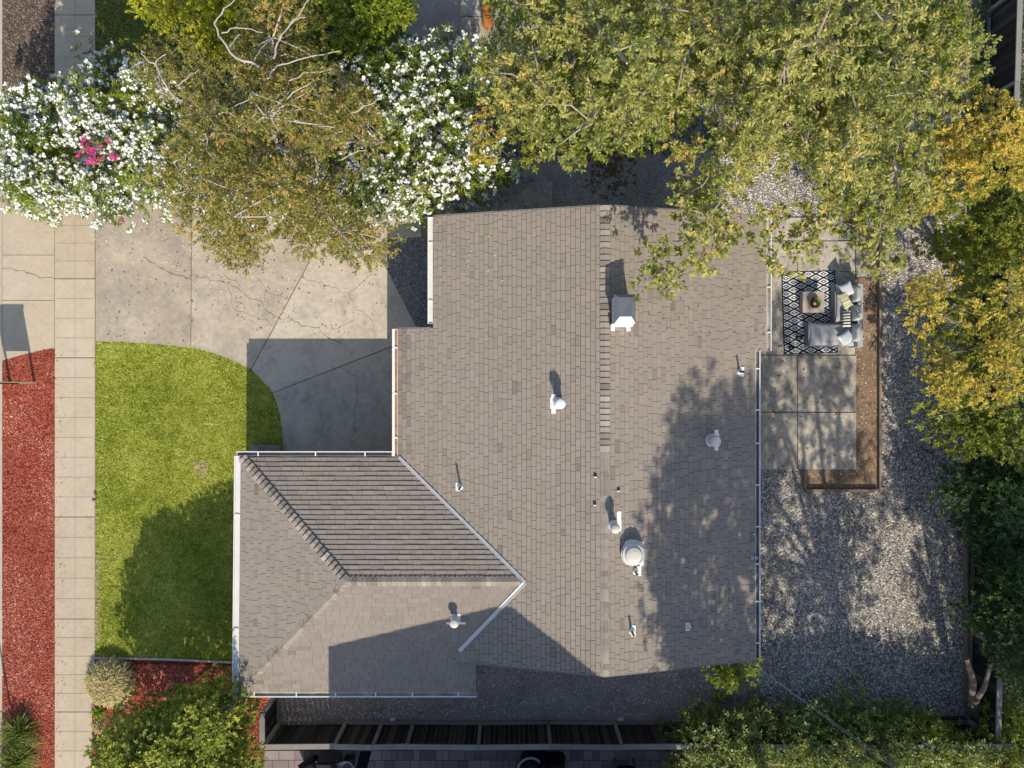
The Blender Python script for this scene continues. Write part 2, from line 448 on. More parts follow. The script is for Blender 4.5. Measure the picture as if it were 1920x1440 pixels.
def sheet(name, poly, z, m, loc=None, thick=None):
    mb = MB()
    if thick is None:
        a = sum(poly[i][0] * poly[(i + 1) % len(poly)][1] - poly[(i + 1) % len(poly)][0] * poly[i][1] for i in range(len(poly)))
        if a < 0: poly = poly[::-1]
        mb.add([(x, y, z) for x, y in poly], [tuple(range(len(poly)))])
    else:
        mb.prism(poly, z - thick, z)
    return tag(mb.build(name, m), kind='structure')

g = MB(); g.add([(-250, -250, 0), (250, -250, 0), (250, 250, 0), (-250, 250, 0)], [(0, 1, 2, 3)])
tag(g.build('ground', M['soil']), kind='structure')
sheet('road', [(-24, -200), (-16.2, -200), (-16.2, 200), (-24, 200)], .01, M['asphalt'])

# kerb
mb = MB()
mb.prism([(-15.92, -60), (-15.50, -60), (-15.50, 60), (-15.92, 60)], 0, .05)
mb.prism([(-16.2, -60), (-15.92, -60), (-15.92, 60), (-16.2, 60)], 0, .02)
tag(mb.build('kerb', M['kerb']), kind='structure')

# pavement (sidewalk): separate slabs with joints, fine score lines
mb = MB()
X0, X1 = P(104, 0)[0], P(179, 0)[0]
ys = [-300, -130, 29, 190, 345, 390, 523, 671, 969, 1160, 1334, 1480, 1620, 1800]
for a, b in zip(ys[:-1], ys[1:]):
    ya, yb = P(0, a)[1], P(0, b)[1]
    xr = X1 if a < 1300 else P(174, 0)[0]
    mb.prism([(X0, yb + .012), (xr, yb + .012), (xr, ya - .012), (X0, ya - .012)], 0, .04, 0, random.Random(a).uniform(.25, .75))
    n = max(1, round((b - a) / 37))
    for i in range(1, n):
        yy = P(0, a + (b - a) * i / n)[1]
        mb.ribbon([(X0 + .02, yy), (xr - .02, yy)], .010, .0435, 1)
    xm = P(142, 0)[0]
    mb.ribbon([(xm, ya - .02), (xm, yb + .02)], .010, .0432, 1)
tag(mb.build('pavement', [M['concrete_warm'], M['score']]), kind='structure')

# apron between kerb and pavement
mb = MB()
ap = [(6, 300), (103, 300), (103, 523), (103, 652), (60, 661), (30, 669), (6, 676)]
def hcut(poly, y0, y1):
    """clip px polygon to a horizontal band"""
    def clip(p, f, inter):
        out = []
        for i in range(len(p)):
            a, b = p[i], p[(i + 1) % len(p)]
            if f(a): out.append(a)
            if f(a) != f(b): out.append(inter(a, b))
        return out
    def it(Y):
        return lambda a, b: (a[0] + (b[0] - a[0]) * (Y - a[1]) / (b[1] - a[1]), Y)
    p = clip(poly, lambda q: q[1] >= y0, it(y0))
    p = clip(p, lambda q: q[1] <= y1, it(y1)) if p else p
    return p
for a, b in ((300, 478), (479, 563), (564, 700)):
    q = hcut(ap, a, b)
    if len(q) > 2: mb.prism(PP(q), 0, .036, 0, random.Random(a).uniform(.3, .7))
rr = random.Random(4)
def crackline(mb, pts, w, z, seed, mati=1, jit=1.6, step=7):
    r = random.Random(seed); out = []
    for (a, b), (c, d) in zip(pts[:-1], pts[1:]):
        n = max(2, int(math.hypot(c - a, d - b) / step))
        for i in range(n):
            t = i / n
            out.append((a + (c - a) * t + r.gauss(0, jit), b + (d - b) * t + r.gauss(0, jit)))
    out.append(pts[-1])
    ws = [w * r.uniform(.35, 1.25) for _ in out]
    mb.ribbon(PP(out), ws, z, mati)
crackline(mb, [(8, 506), (45, 509), (85, 521), (103, 522)], .014, .0395, 5)
tag(mb.build('driveway_apron', [M['concrete_warm'], M['crack']]), kind='structure')

# driveway slabs
curve = [(179.5, 640), (230, 641), (290, 645), (340, 650), (375, 655), (410, 665), (440, 677), (462, 689), (485, 706), (503, 725), (515, 744), (524, 770), (529, 800), (531, 838), (532, 870)]
mb = MB()
Z = .04
def slab(pts, t=.5): mb.prism(PP(pts), 0, Z, 0, t)
slab([(180.5, 300), (360, 300), (360, 400), (358, 651.5), (340, 650), (290, 645), (230, 641), (180.5, 640)], .38)
slab([(361.5, 300), (660, 300), (585.5, 480), (471, 692), (462, 689), (440, 677), (410, 665), (375, 655), (359.5, 652.2), (361.5, 400)], .55)
slab([(661.5, 300), (790, 300), (790, 445), (728, 448), (722, 447), (700, 470), (728, 510), (782, 617), (800, 660), (800, 640), (735, 649), (511.5, 736), (503, 725), (485, 706), (472.5, 693.5), (587, 481)], .85)
slab([(735, 650.8), (800, 642), (800, 870), (532, 870), (531, 838), (529, 800), (524, 770), (515, 744), (512, 737.4)], .72)
ck = [[(360, 517), (400, 524), (432, 532), (450, 545), (470, 558), (492, 566), (496, 580), (523, 596), (545, 598), (570, 610), (600, 618), (610, 630), (640, 645)],
      [(268, 480), (290, 495), (320, 513), (360, 524)], [(432, 530), (425, 520), (418, 512)], [(448, 540), (447, 528), (430, 524)],
      [(567, 519), (590, 526), (640, 545), (655, 550)], [(485, 520), (497, 545), (496, 562)], [(497, 545), (540, 562)],
      [(430, 540), (437, 580), (470, 592), (500, 600), (510, 612)], [(655, 550), (680, 530), (700, 505)], [(523, 596), (530, 605), (550, 600)],
      [(640, 690), (672, 708), (668, 760), (664, 800), (660, 840)], [(655, 550), (668, 580), (690, 588), (700, 610), (705, 640)], [(610, 625), (640, 612), (665, 600)]]
for i, c in enumerate(ck):
    crackline(mb, c, (.015 if i < 2 else .009) if i not in (5, 6, 7, 9, 11, 12) else .007, Z + .0035, 20 + i)
mb.ribbon(PP([(a + 1.2, b + 1.2) for a, b in curve[:9]] + [(a - 1.4, b + .8) for a, b in curve[9:]]), .045, .0215, 1)
tag(mb.build('driveway', [M['concrete'], M['crack']]), kind='structure')

# dark pebble wedge beside the garage
mb = MB(); mb.prism(PP([(700, 470), (722, 447), (830, 447), (830, 640), (790, 640), (782, 617), (728, 510)]), 0, .03)
tag(mb.build('pebble_bed', M['gravel_base']), kind='structure')

# lawn base
lawn = [(180.5, 640.5)] + curve[1:] + [(532, 900), (470, 1240), (436, 1240), (181, 1231)]
mb = MB(); mb.prism(PP(lawn), 0, .018); tag(mb.build('lawn', M['grass_base']), kind='structure')
# mulch beds
strip = [(6, 677), (30, 670), (60, 662), (103, 653), (103, 1640), (6, 1640)]
mb = MB(); mb.prism(PP(strip), 0, .02); tag(mb.build('verge_bed', M['mulch_base']), kind='structure')
bed = [(175, 1235), (470, 1244), (520, 1300), (492, 1640), (175, 1640)]
mb = MB(); mb.prism(PP(bed), 0, .022); tag(mb.build('mulch_bed', M['mulch_base']), kind='structure')
vtop = [(6, -200), (103, -200), (103, 299), (6, 299)]
mb = MB(); mb.prism(PP(vtop), 0, .02); tag(mb.build('verge_top', M['mulch_brown_base']), kind='structure')
mb = MB(); mb.prism(PP([(180, -300), (760, -300), (760, 299), (180, 299)]), 0, .016); tag(mb.build('neighbour_lawn', M['soil_grass']), kind='structure')

# gravel yard
yard = [(1010, 340), (1300, 290), (1500, 200), (1812, 200), (1812, 1345), (1400, 1345), (1400, 420), (1010, 420)]
mb = MB(); mb.prism(PP(yard), 0, .012); tag(mb.build('gravel_yard', M['gravel_base']), kind='structure')

# patio slabs
mb = MB(); Z = .05
def s2(x0, y0, x1, y1, t): mb.prism(PP([(x0, y0), (x1, y0), (x1, y1), (x0, y1)]), 0, Z, 0, t)
s2(1380, 409, 1570, 451, .6); s2(1380, 453, 1493, 509, .55); s2(1494.5, 453, 1602, 509, .5)
s2(1604, 430, 1630, 520, .4)
s2(1380, 510, 1602, 665, .42); s2(1380, 667, 1493.5, 772, .40); s2(1495, 667, 1604, 772, .45)
s2(1380, 774, 1493.5, 880, .45); s2(1495, 774, 1604, 880, .55)
tag(mb.build('patio_slab', M['concrete_patio']), kind='structure')
mb = MB(); mb.prism(PP([(1604, 521), (1643, 521), (1643, 917), (1508, 917), (1508, 880.5), (1604, 880.5)]), 0, .03)
tag(mb.build('planting_bed', M['dirt']), kind='structure')
# narrow side path in the shade at the top
mb = MB()
s = lambda x0, y0, x1, y1, t=.3: mb.prism(PP([(x0, y0), (x1, y0), (x1, y1), (x0, y1)]), 0, .035, 0, t)
s(862, -200, 909, 31); s(862, 33, 909, 130); s(862, 132, 909, 240); s(862, 242, 909, 338)
s(862, 339, 1035, 450, .2)
tag(mb.build('side_path', M['concrete_patio']), kind='structure')

# neighbour's stamped patio at the bottom
mb = MB()
r = random.Random(11)
mb.prism(PP([(492, 1405), (1290, 1405), (1290, 1560), (478, 1560)]), 0, .018, 1)
y = 1407.0
rows = [(1407, 1424), (1425, 1441), (1442, 1460), (1461, 1480), (1481, 1500), (1501, 1520)]
for a, b in rows:
    x = 494.0
    while x < 1286:
        w = r.choice([12, 18, 24, 30])
        mb.prism(PP([(x, a), (min(x + w - 1, 1288), a), (min(x + w - 1, 1288), b), (x, b)]), 0, .03 + r.uniform(0, .003), 0, r.random())
        x += w
tag(mb.build('stamped_patio', [M['paver'], M['paver_gap']]), kind='structure')

# ------------------------------------------------------------------ scattered ground matter (stuff)
def chips(name, poly, dens, size, m, label, cat, zb, seed, flat=.35, holes=()):
    r = np.random.default_rng(seed)
    poly = PP(poly)
    xs = [p[0] for p in poly]; ys_ = [p[1] for p in poly]
    n = int((max(xs) - min(xs)) * (max(ys_) - min(ys_)) * dens)
    x = r.uniform(min(xs), max(xs), n); y = r.uniform(min(ys_), max(ys_), n)
    k = inpoly(x, y, poly)
    for h in holes: k &= ~inpoly(x, y, PP(h))
    x, y = x[k], y[k]; n = len(x)
    L = size[0] * r.uniform(.5, 1.4, n); W = size[1] * r.uniform(.6, 1.4, n)
    th = r.uniform(0, 2 * np.pi, n)
    d = np.stack([np.cos(th), np.sin(th), r.normal(0, flat, n)], 1); d /= np.linalg.norm(d, axis=1)[:, None]
    s_ = np.stack([-np.sin(th), np.cos(th), r.normal(0, flat, n)], 1); s_ /= np.linalg.norm(s_, axis=1)[:, None]
    c = np.stack([x, y, zb + r.uniform(.006, .03, n)], 1)
    a = d * L[:, None] / 2; b = s_ * W[:, None] / 2
    V = np.stack([c - a - b * .7, c + a * .8 - b, c + a + b * .6, c - a * .9 + b], 1).reshape(-1, 3)
    o = np_mesh(name, V, 4, r.random(n), m)
    return tag(o, label, cat, None, 'stuff')
chips('red_mulch', strip, 2600, (.065, .017), M['mulch_red'], 'red bark chips covering the strip beside the kerb', 'mulch', .02, 1)
chips('bark_mulch', [(175, 1243), (470, 1248), (520, 1300), (492, 1440), (175, 1440)], 2300, (.065, .017), M['mulch_red'], 'red bark chips in the bed below the lawn', 'mulch', .022, 2)
chips('brown_mulch', vtop, 1500, (.05, .018), M['mulch_brown'], 'brown wood chips beside the pavement at the top', 'mulch', .02, 3)

def stones(name, poly, dens, size, m, label, cat, zb, seed, holes=()):
    r = np.random.default_rng(seed)
    poly = PP(poly)
    xs = [p[0] for p in poly]; ys_ = [p[1] for p in poly]
    n = int((max(xs) - min(xs)) * (max(ys_) - min(ys_)) * dens)
    x = r.uniform(min(xs), max(xs), n); y = r.uniform(min(ys_), max(ys_), n)
    k = inpoly(x, y, poly)
    for h in holes: k &= ~inpoly(x, y, PP(h))
    x, y = x[k], y[k]; n = len(x)
    th = r.uniform(0, 2 * np.pi, n); R = size * r.uniform(.45, 1.5, n); el = r.uniform(.5, 1, n)
    tri = []
    top = np.stack([x + r.normal(0, .15, n) * R, y + r.normal(0, .15, n) * R, zb + R * r.uniform(.45, .9, n)], 1)
    ring = []
    for q in range(4):
        t = th + q * np.pi / 2 + r.normal(0, .2, n)
        rr_ = R * r.uniform(.75, 1.1, n)
        lx, ly = np.cos(t) * rr_, np.sin(t) * rr_
        # squash along one axis
        cx, sx = np.cos(th), np.sin(th)
        u = lx * cx + ly * sx; v = (-lx * sx + ly * cx) * el
        ring.append(np.stack([x + u * cx - v * sx, y + u * sx + v * cx, np.full(n, zb)], 1))
    for q in range(4):
        tri.append(np.stack([ring[q], ring[(q + 1) % 4], top], 1))
    V = np.concatenate([t.reshape(-1, 3) for t in tri])
    ti = r.random(n) ** 1.1
    o = np_mesh(name, V, 3, np.concatenate([ti] * 4), m)
    return tag(o, label, cat, None, 'stuff')
bedhole = [(1380, 409), (1604, 409), (1604, 430), (1645, 430), (1645, 920), (1506, 920), (1506, 880), (1380, 880)]
stones('gravel', [(1350, 200), (1805, 200), (1805, 1340), (1425, 1340), (1350, 410)], 720, .030, M['stone'], 'pale grey crushed gravel covering the back yard', 'gravel', .012, 5, [bedhole])
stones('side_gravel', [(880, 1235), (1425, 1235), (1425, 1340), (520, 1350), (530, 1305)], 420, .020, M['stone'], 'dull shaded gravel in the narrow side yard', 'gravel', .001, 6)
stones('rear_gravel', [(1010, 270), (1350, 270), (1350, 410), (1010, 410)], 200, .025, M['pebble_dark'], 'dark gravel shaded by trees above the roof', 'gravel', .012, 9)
stones('pebbles', [(700, 470), (722, 447), (805, 447), (805, 630), (785, 617), (728, 510)], 1300, .032, M['pebble_dark'], 'dark pebbles in a wedge between driveway and garage', 'pebbles', .03, 7)
stones('corner_pebbles', [(830, 330), (1010, 330), (960, 375), (850, 400)], 700, .032, M['pebble_dark'], 'black pebbles by the upper left roof corner', 'pebbles', .036, 17)
stones('bed_stones', [(1604, 521), (1643, 521), (1643, 917), (1508, 917), (1508, 880.5), (1604, 880.5)], 260, .016, M['stone'], 'scattered pale stones on the brown earth bed', 'stones', .03, 8)

def litter(name, poly, dens, m, label, cat, seed, hmax=.35, size=(.11, .05)):
    r = np.random.default_rng(seed); poly = PP(poly)
    xs = [p[0] for p in poly]; ys_ = [p[1] for p in poly]
    n = int((max(xs) - min(xs)) * (max(ys_) - min(ys_)) * dens)
    x = r.uniform(min(xs), max(xs), n); y = r.uniform(min(ys_), max(ys_), n); k = inpoly(x, y, poly); x, y = x[k], y[k]; n = len(x)
    lump = .5 + .5 * np.sin(x * 2.3 + 1.3 * np.sin(y * 1.7)) * np.sin(y * 2.9 + 1.1 * np.cos(x * 1.9))
    p = np.stack([x, y, .02 + hmax * lump * r.random(n)], 1)
    d = r.normal(0, 1, (n, 3)); d[:, 2] = np.abs(d[:, 2]) * .4; d /= np.linalg.norm(d, axis=1)[:, None]
    up = np.array([0, 0, 1.0]) + r.normal(0, .5, (n, 3)); s_ = np.cross(d, up); s_ /= np.linalg.norm(s_, axis=1)[:, None] + 1e-9
    L = size[0] * r.uniform(.6, 1.3, n)[:, None]; W = size[1] / 2 * r.uniform(.7, 1.2, n)[:, None]
    V = np.stack([p, p + d * L * .45 + s_ * W, p + d * L, p + d * L * .45 - s_ * W], 1).reshape(-1, 3)
    return tag(np_mesh(name, V, 4, np.clip(r.normal(.45, .2, n), 0, 1), m), label, cat, None, 'stuff')
litter('added_undergrowth', [(1816, -120), (2020, -120), (2020, 1420), (1816, 1420)], 420, M['leaf_dark'], 'added dark ground cover under the right-hand trees', 'ground cover', 31)  # cover added to make the ground under these trees dark
litter('added_leaf_litter', [(915, -150), (1810, -150), (1810, 210), (1300, 290), (915, 300)], 260, M['leaf_dark'], 'added dark leaves on the ground below the large green trees', 'ground cover', 32, .22)  # dark leaves added to darken the brown soil between the crowns
chips('mulch_spill', [(85, 660), (125, 660), (125, 1440), (85, 1440)], 26, (.05, .014), M['mulch_red'], 'few red bark chips strayed onto the pavement edge', 'mulch', .04, 41)
chips('fallen_petals', [(150, 395), (720, 400), (735, 520), (600, 600), (200, 520)], 16, (.035, .025), M['flower'], 'fallen white petals scattered on the driveway', 'petals', .036, 42, .1)
chips('fallen_leaves', [(180, 420), (730, 400), (730, 640), (200, 640)], 9, (.05, .025), M['mulch_brown'], 'few dry brown leaves scattered on the driveway', 'leaves', .036, 43, .1)
chips('dry_leaves', [(1430, 420), (1800, 420), (1800, 1330), (1430, 1330)], 10, (.06, .03), M['mulch_brown'], 'dry brown leaves scattered on gravel and patio', 'leaves', .05, 44, .1)
chips('dry_grass_patch', [(366, 866), (378, 860), (390, 868), (392, 885), (382, 896), (368, 888)], 2600, (.06, .012), M['straw'], 'small straw-coloured dry patch in the lawn', 'dry grass', .03, 45)
chips('lawn_edge_thatch', [(181, 1040), (190, 1040), (192, 1200), (181, 1205)], 1500, (.06, .012), M['straw'], 'dry thatch along the pavement edge of the lawn', 'dry grass', .03, 46)
# grass blades
def blades(name, poly, dens, h, m, label, seed, zb):
    r = np.random.default_rng(seed)
    poly = PP(poly)
    xs = [p[0] for p in poly]; ys_ = [p[1] for p in poly]
    n = int((max(xs) - min(xs)) * (max(ys_) - min(ys_)) * dens)
    x = r.uniform(min(xs), max(xs), n); y = r.uniform(min(ys_), max(ys_), n)
    k = inpoly(x, y, poly)
    # worn patch
    wx, wy = P(378, 876)[:2]
    k &= ~((np.hypot((x - wx) / .12, (y - wy) / .22) < 1) & (r.random(n) < .6))
    x, y = x[k], y[k]; n = len(x)
    th = r.uniform(0, 2 * np.pi, n)
    lean = r.uniform(.5, 1.8, n)
    H_ = h * r.uniform(.6, 1.3, n)
    tip = np.stack([x + np.cos(th) * lean * H_, y + np.sin(th) * lean * H_, zb + H_ * .55], 1)
    ph = th + np.pi / 2 + r.normal(0, .4, n)
    w = .012
    a = np.stack([x + np.cos(ph) * w, y + np.sin(ph) * w, np.full(n, zb)], 1)
    b = np.stack([x - np.cos(ph) * w, y - np.sin(ph) * w, np.full(n, zb)], 1)
    V = np.stack([a, b, tip], 1).reshape(-1, 3)
    t = np.clip(r.normal(.5, .32, n), 0, 1)
    return tag(np_mesh(name, V, 3, t, m), label, 'grass', None, 'stuff')
blades('grass', [(183, 642)] + curve[1:-1] + [(525, 900), (455, 1228), (436, 1236), (183, 1228)], 3000, .07, M['grass'], 'short green lawn grass between pavement and house', 12, .018)
blades('shaded_grass', [(182, 0), (290, 0), (290, 110), (182, 110)], 1200, .05, M['leaf_mid'], 'dull patchy grass in shade by the top pavement', 13, .016)

# ------------------------------------------------------------------ house
HS, UP = 0.9885, 0.25
RZ, RX = 4.10 + UP, 2.36 * HS          # main ridge height and x
SM = 0.29
YN, YS = 4.52 * HS, -7.40 * HS         # gable ends
XR1, XR2 = 6.87 * HS, 6.54 * HS        # right eaves
XL1, XL2 = -2.13 * HS, -3.12 * HS      # left eaves
YSTEP_R = P(0, 658, 3.05)[1]; YSTEP_L = P(0, 617, 2.75)[1]
def zl(x, y): return RZ - SM * (RX - x)
def zr_(x, y): return RZ - SM * (x - RX)
WR_Y, WR_Z = -5.15 * HS, 3.517 + UP
WX0, WX1 = -7.42 * HS, -4.31 * HS
WYN, WYS = -1.97 * HS, -8.36 * HS
ZN, ZS = 2.51 + UP, 2.68 + UP
sn = (WR_Z - ZN) / (WYN - WR_Y); ss = (WR_Z - ZS) / (WR_Y - WYS)
def zwn(x, y): return WR_Z - sn * (y - WR_Y)
def zws(x, y): return WR_Z - ss * (WR_Y - y)
# west hip plane through three points
def plane3(a, b, c):
    a, b, c = Vector(a), Vector(b), Vector(c)
    n = (b - a).cross(c - a)
    return lambda x, y: a.z - (n.x * (x - a.x) + n.y * (y - a.y)) / n.z
zww = plane3((WX0, WYN, ZN), (WX0, WYS, ZS), (WX1, WR_Y, WR_Z))
VX = RX - (RZ - WR_Z) / SM                     # ridge of the wing dies into the main slope here
xs_v = VX - (ss / SM) * (WR_Y - YS)      # south valley at the gable line
hx = lambda y: WX0 + (WX1 - WX0) * (y - WYS) / (WR_Y - WYS)

house = empty('house', (0, -1, 0), 'single-storey house with grey-brown shingle roof and white gutters', 'house')
pieces = [
    ('x', +1, zr_, [(RX, YS), (XR2, YS), (XR2, YSTEP_R), (RX, YSTEP_R)], 1),
    ('x', +1, zr_, [(RX, YSTEP_R), (XR1, YSTEP_R), (XR1, YN), (RX, YN)], 1),
    ('x', -1, zl, [(XL1, YSTEP_L), (RX, YSTEP_L), (RX, YN), (XL1, YN)], 2),
    ('x', -1, zl, [(XL2, WYN), (RX, WYN), (RX, YSTEP_L), (XL2, YSTEP_L)], 2),
    ('x', -1, zl, [(XL2, WYN), (VX, WR_Y), (RX, WR_Y), (RX, WYN)], 2),
    ('x', -1, zl, [(VX, WR_Y), (xs_v, YS), (RX, YS), (RX, WR_Y)], 2),
    ('y', +1, zwn, [(WX0, WYN), (WX1, WR_Y), (VX, WR_Y), (XL2, WYN)], 3),
    ('x', -1, zww, [(WX0, WYS), (WX1, WR_Y), (WX0, WYN)], 4),
    ('y', -1, zws, [(hx(YS), YS), (xs_v, YS), (VX, WR_Y), (WX1, WR_Y)], 5),
    ('y', -1, zws, [(WX0, WYS), (-.96, WYS), (-.96, YS), (hx(YS), YS)], 5),
]
def ccw(p):
    a = sum(p[i][0] * p[(i + 1) % len(p)][1] - p[(i + 1) % len(p)][0] * p[i][1] for i in range(len(p)))
    return p if a > 0 else p[::-1]
def clip_convex(sub, clipp):
    out = sub
    n = len(clipp)
    for i in range(n):
        ax, ay = clipp[i]; bx, by = clipp[(i + 1) % n]
        f = lambda p: (bx - ax) * (p[1] - ay) - (by - ay) * (p[0] - ax)
        new = []
        for j in range(len(out)):
            p, q = out[j], out[(j + 1) % len(out)]
            fp, fq = f(p), f(q)
            if fp >= 0: new.append(p)
            if (fp >= 0) != (fq >= 0):
                t = fp / (fp - fq); new.append((p[0] + (q[0] - p[0]) * t, p[1] + (q[1] - p[1]) * t))
        out = new
        if len(out) < 3: return []
    return out
EXPO = .1235
shing = MB(); deck = MB()
for axis, sg, zf, poly, seed in pieces:
    poly = ccw(poly)
    deck.prism(poly, (lambda x, y, zf=zf: zf(x, y) - .16), (lambda x, y, zf=zf: zf(x, y) - .008), 0, bottom=True)
    xs = [p[0] for p in poly]; ys_ = [p[1] for p in poly]
    if axis == 'x': smin, smax = (min(xs), max(xs)) if sg > 0 else (-max(xs), -min(xs)); emin, emax = -9, 5
    else: smin, smax = (min(ys_), max(ys_)) if sg > 0 else (-max(ys_), -min(ys_)); emin, emax = -8, 3
    i0 = math.floor(smin / EXPO)
    for i in range(i0, math.ceil(smax / EXPO) + 1):
        s0, s1 = i * EXPO, (i + 1) * EXPO
        r = random.Random(seed * 1000 + i)
        e = emin - r.random() * .3
        while e < emax:
            w = r.choice((.17, .22, .26, .30, .33)) * r.uniform(.9, 1.1)
            t = min(1, max(0, r.gauss(.5, .085)))
            if r.random() < .015: t = r.uniform(.12, .28)
            th = .016 + r.choice((0, .004, .009))
            dj = -.006 + r.uniform(-.002, .002); gp = .0045 if axis == 'x' else (.0025 if seed == 5 else .003)
            if seed == 2 and s1 > -XL2 - .36 and poly[0][1] < 2: t *= r.choice((.35, .45, .9))
            if seed == 3 and s1 > WYN - .25: t *= .7
            if axis == 'x':
                q = [(sg * s0, e + gp), (sg * (s1 + dj), e + gp), (sg * (s1 + dj), e + w - gp), (sg * s0, e + w - gp)]
            else:
                q = [(e + gp, sg * s0), (e + w - gp, sg * s0), (e + w - gp, sg * (s1 + dj)), (e + gp, sg * (s1 + dj))]
            e += w
            cp = clip_convex(ccw(q), poly)
            if len(cp) < 3: continue
            ar = abs(sum(cp[k][0] * cp[(k + 1) % len(cp)][1] - cp[(k + 1) % len(cp)][0] * cp[k][1] for k in range(len(cp)))) / 2
            if ar < 1e-4: continue
            def top(x, y, axis=axis, sg=sg, s0=s0, zf=zf, th=th):
                sc_ = (x if axis == 'x' else y) * sg
                return zf(x, y) + .001 + th * (sc_ - s0) / EXPO
            n0 = len(shing.f); shing.prism(cp, (lambda x, y, zf=zf: zf(x, y) - .004), top, 0, t)
            for k in range(n0 + 1, len(shing.f)): shing.m[k] = 1
roof = shing.build('roof_shingles', [M['shingle'], M['shingle_edge']], house)
deck.build('roof_deck', M['deck'], house)

def roof_litter(name, poly, zf, dens, size, m, label, cat, seed):
    r = np.random.default_rng(seed); xs = [p[0] for p in poly]; ys_ = [p[1] for p in poly]
    n = int((max(xs) - min(xs)) * (max(ys_) - min(ys_)) * dens)
    x = r.uniform(min(xs), max(xs), n); y = r.uniform(min(ys_), max(ys_), n); th = r.uniform(0, 6.28, n); L = size * r.uniform(.5, 1.3, n)
    Q = []
    for a_, l_ in ((0, 1), (1.57, .45), (3.14, 1), (4.71, .45)):
        X, Y = x + np.cos(th + a_) * L * l_, y + np.sin(th + a_) * L * l_; Q.append(np.stack([X, Y, zf(X, Y) + .034], 1))
    tag(np_mesh(name, np.stack(Q, 1).reshape(-1, 3), 4, r.random(n), m), label, cat, None, 'stuff')
roof_litter('roof_leaves', [(RX + .3, 1.2), (6.7, 4.2)], zr_, 9, .032, M['mulch_brown'], 'dead leaves on the roof below the hanging sprays', 'leaves', 51)
roof_litter('roof_petals', [(-2.0, 2.4), (-.2, 4.3)], zl, 10, .022, M['flower'], 'white petals dropped on the upper left roof', 'petals', 52)
roof_litter('roof_debris', [(-2.0, -1.8), (RX - .2, 4.2)], zl, 1.6, .02, M['mulch_brown'], 'sparse bits of debris on the left roof slope', 'debris', 53)
# ridge and hip caps
def caps(pts0, pts1, zA, zB, half, step, rev, seed, lift=.018, tmean=.5):
    """pts0 -> pts1 line; zA / zB are the slope planes on its left / right; each cap rises to its butt end"""
    a, b = Vector(pts0), Vector(pts1)
    if rev: a, b = b, a; zA, zB = zB, zA
    d = b - a; L = d.length; d.normalize(); nn = Vector((-d.y, d.x))
    n = int(L / step); step = L / n
    r = random.Random(seed); mb = MB()
    for i in range(n):
        p = a + d * (i * step); q = a + d * ((i + 1) * step + .004)
        hw = half * r.uniform(.96, 1.04); t = min(1, max(0, r.gauss(tmean, .15)))
        for sgn, zf in ((1, zA), (-1, zB)):
            def pt(c, k, h): x, y = c.x + nn.x * hw * k * sgn, c.y + nn.y * hw * k * sgn; return (x, y, zf(x, y) + h)
            lo, hi = lift * .45, lift * 1.6
            v = [pt(p, 0, lo + .014), pt(q, 0, hi + .014), pt(q, 1, hi), pt(p, 1, lo),
                 pt(q, 0, -.01), pt(q, 1, -.01), pt(p, 1, -.01)]
            mb.add(v, [(0, 1, 2, 3), (1, 4, 5, 2), (3, 2, 5, 6)], 0, t)
    return mb
def capobj(mbs, name='ridge_cap'):
    mb = MB()
    for x in mbs:
        n = len(mb.v); mb.v += x.v; mb.f += [[i + n for i in f] for f in x.f]; mb.m += x.m; mb.t += x.t
    return mb.build(name, M['cap'], house)
yb = P(0, 846, 4.1)[1]
capobj([caps((RX, yb), (RX, YN), zl, zr_, .125, .152, False, 1, .026, .48)])
capobj([caps((RX, YS), (RX, yb), zl, zr_, .125, .152, True, 2, .007, .5)])
capobj([caps((WX0 + .05, WYN - .05), (WX1, WR_Y), zwn, zww, .125, .145, True, 3, .042, .38)])
capobj([caps((WX0 + .05, WYS + .05), (WX1, WR_Y), zww, zws, .125, .145, True, 4, .006, .45)])
capobj([caps((WX1, WR_Y), (VX - .1, WR_Y), zwn, zws, .12, .128, False, 5, .026, .5)])

# valley flashing
def flashing(p, q, zf, w=.06):
    mb = MB(); n = 14
    pts = [(p[0] + (q[0] - p[0]) * i / n, p[1] + (q[1] - p[1]) * i / n) for i in range(n + 1)]
    mb.ribbon(pts, w, lambda x, y: zf(x, y) + .030, 0, .75)
    d = Vector((q[0] - p[0], q[1] - p[1])).normalized(); nn = Vector((-d.y, d.x))
    for o_, hw, h in ((-.5, .02, .045), (.5, .02, .045), (0, .016, .052)):
        c = [(x + nn.x * w * o_, y + nn.y * w * o_) for x, y in pts]
        mb.ribbon(c, hw, lambda x, y, h=h: zf(x, y) + h, 0, .98)
    return mb.build('valley_flashing', M['flash'], house)
zmax_n = lambda x, y: max(zl(x, y), zwn(x, y)); zmax_s = lambda x, y: max(zl(x, y), zws(x, y))
flashing((XL2 + .03, WYN - .02), (VX + .02, WR_Y - .02), zmax_n)
ve = P(868, 1213, 2.97)
flashing((VX + .02, WR_Y - .02), (ve[0] - .08, ve[1]), zmax_s, .075)

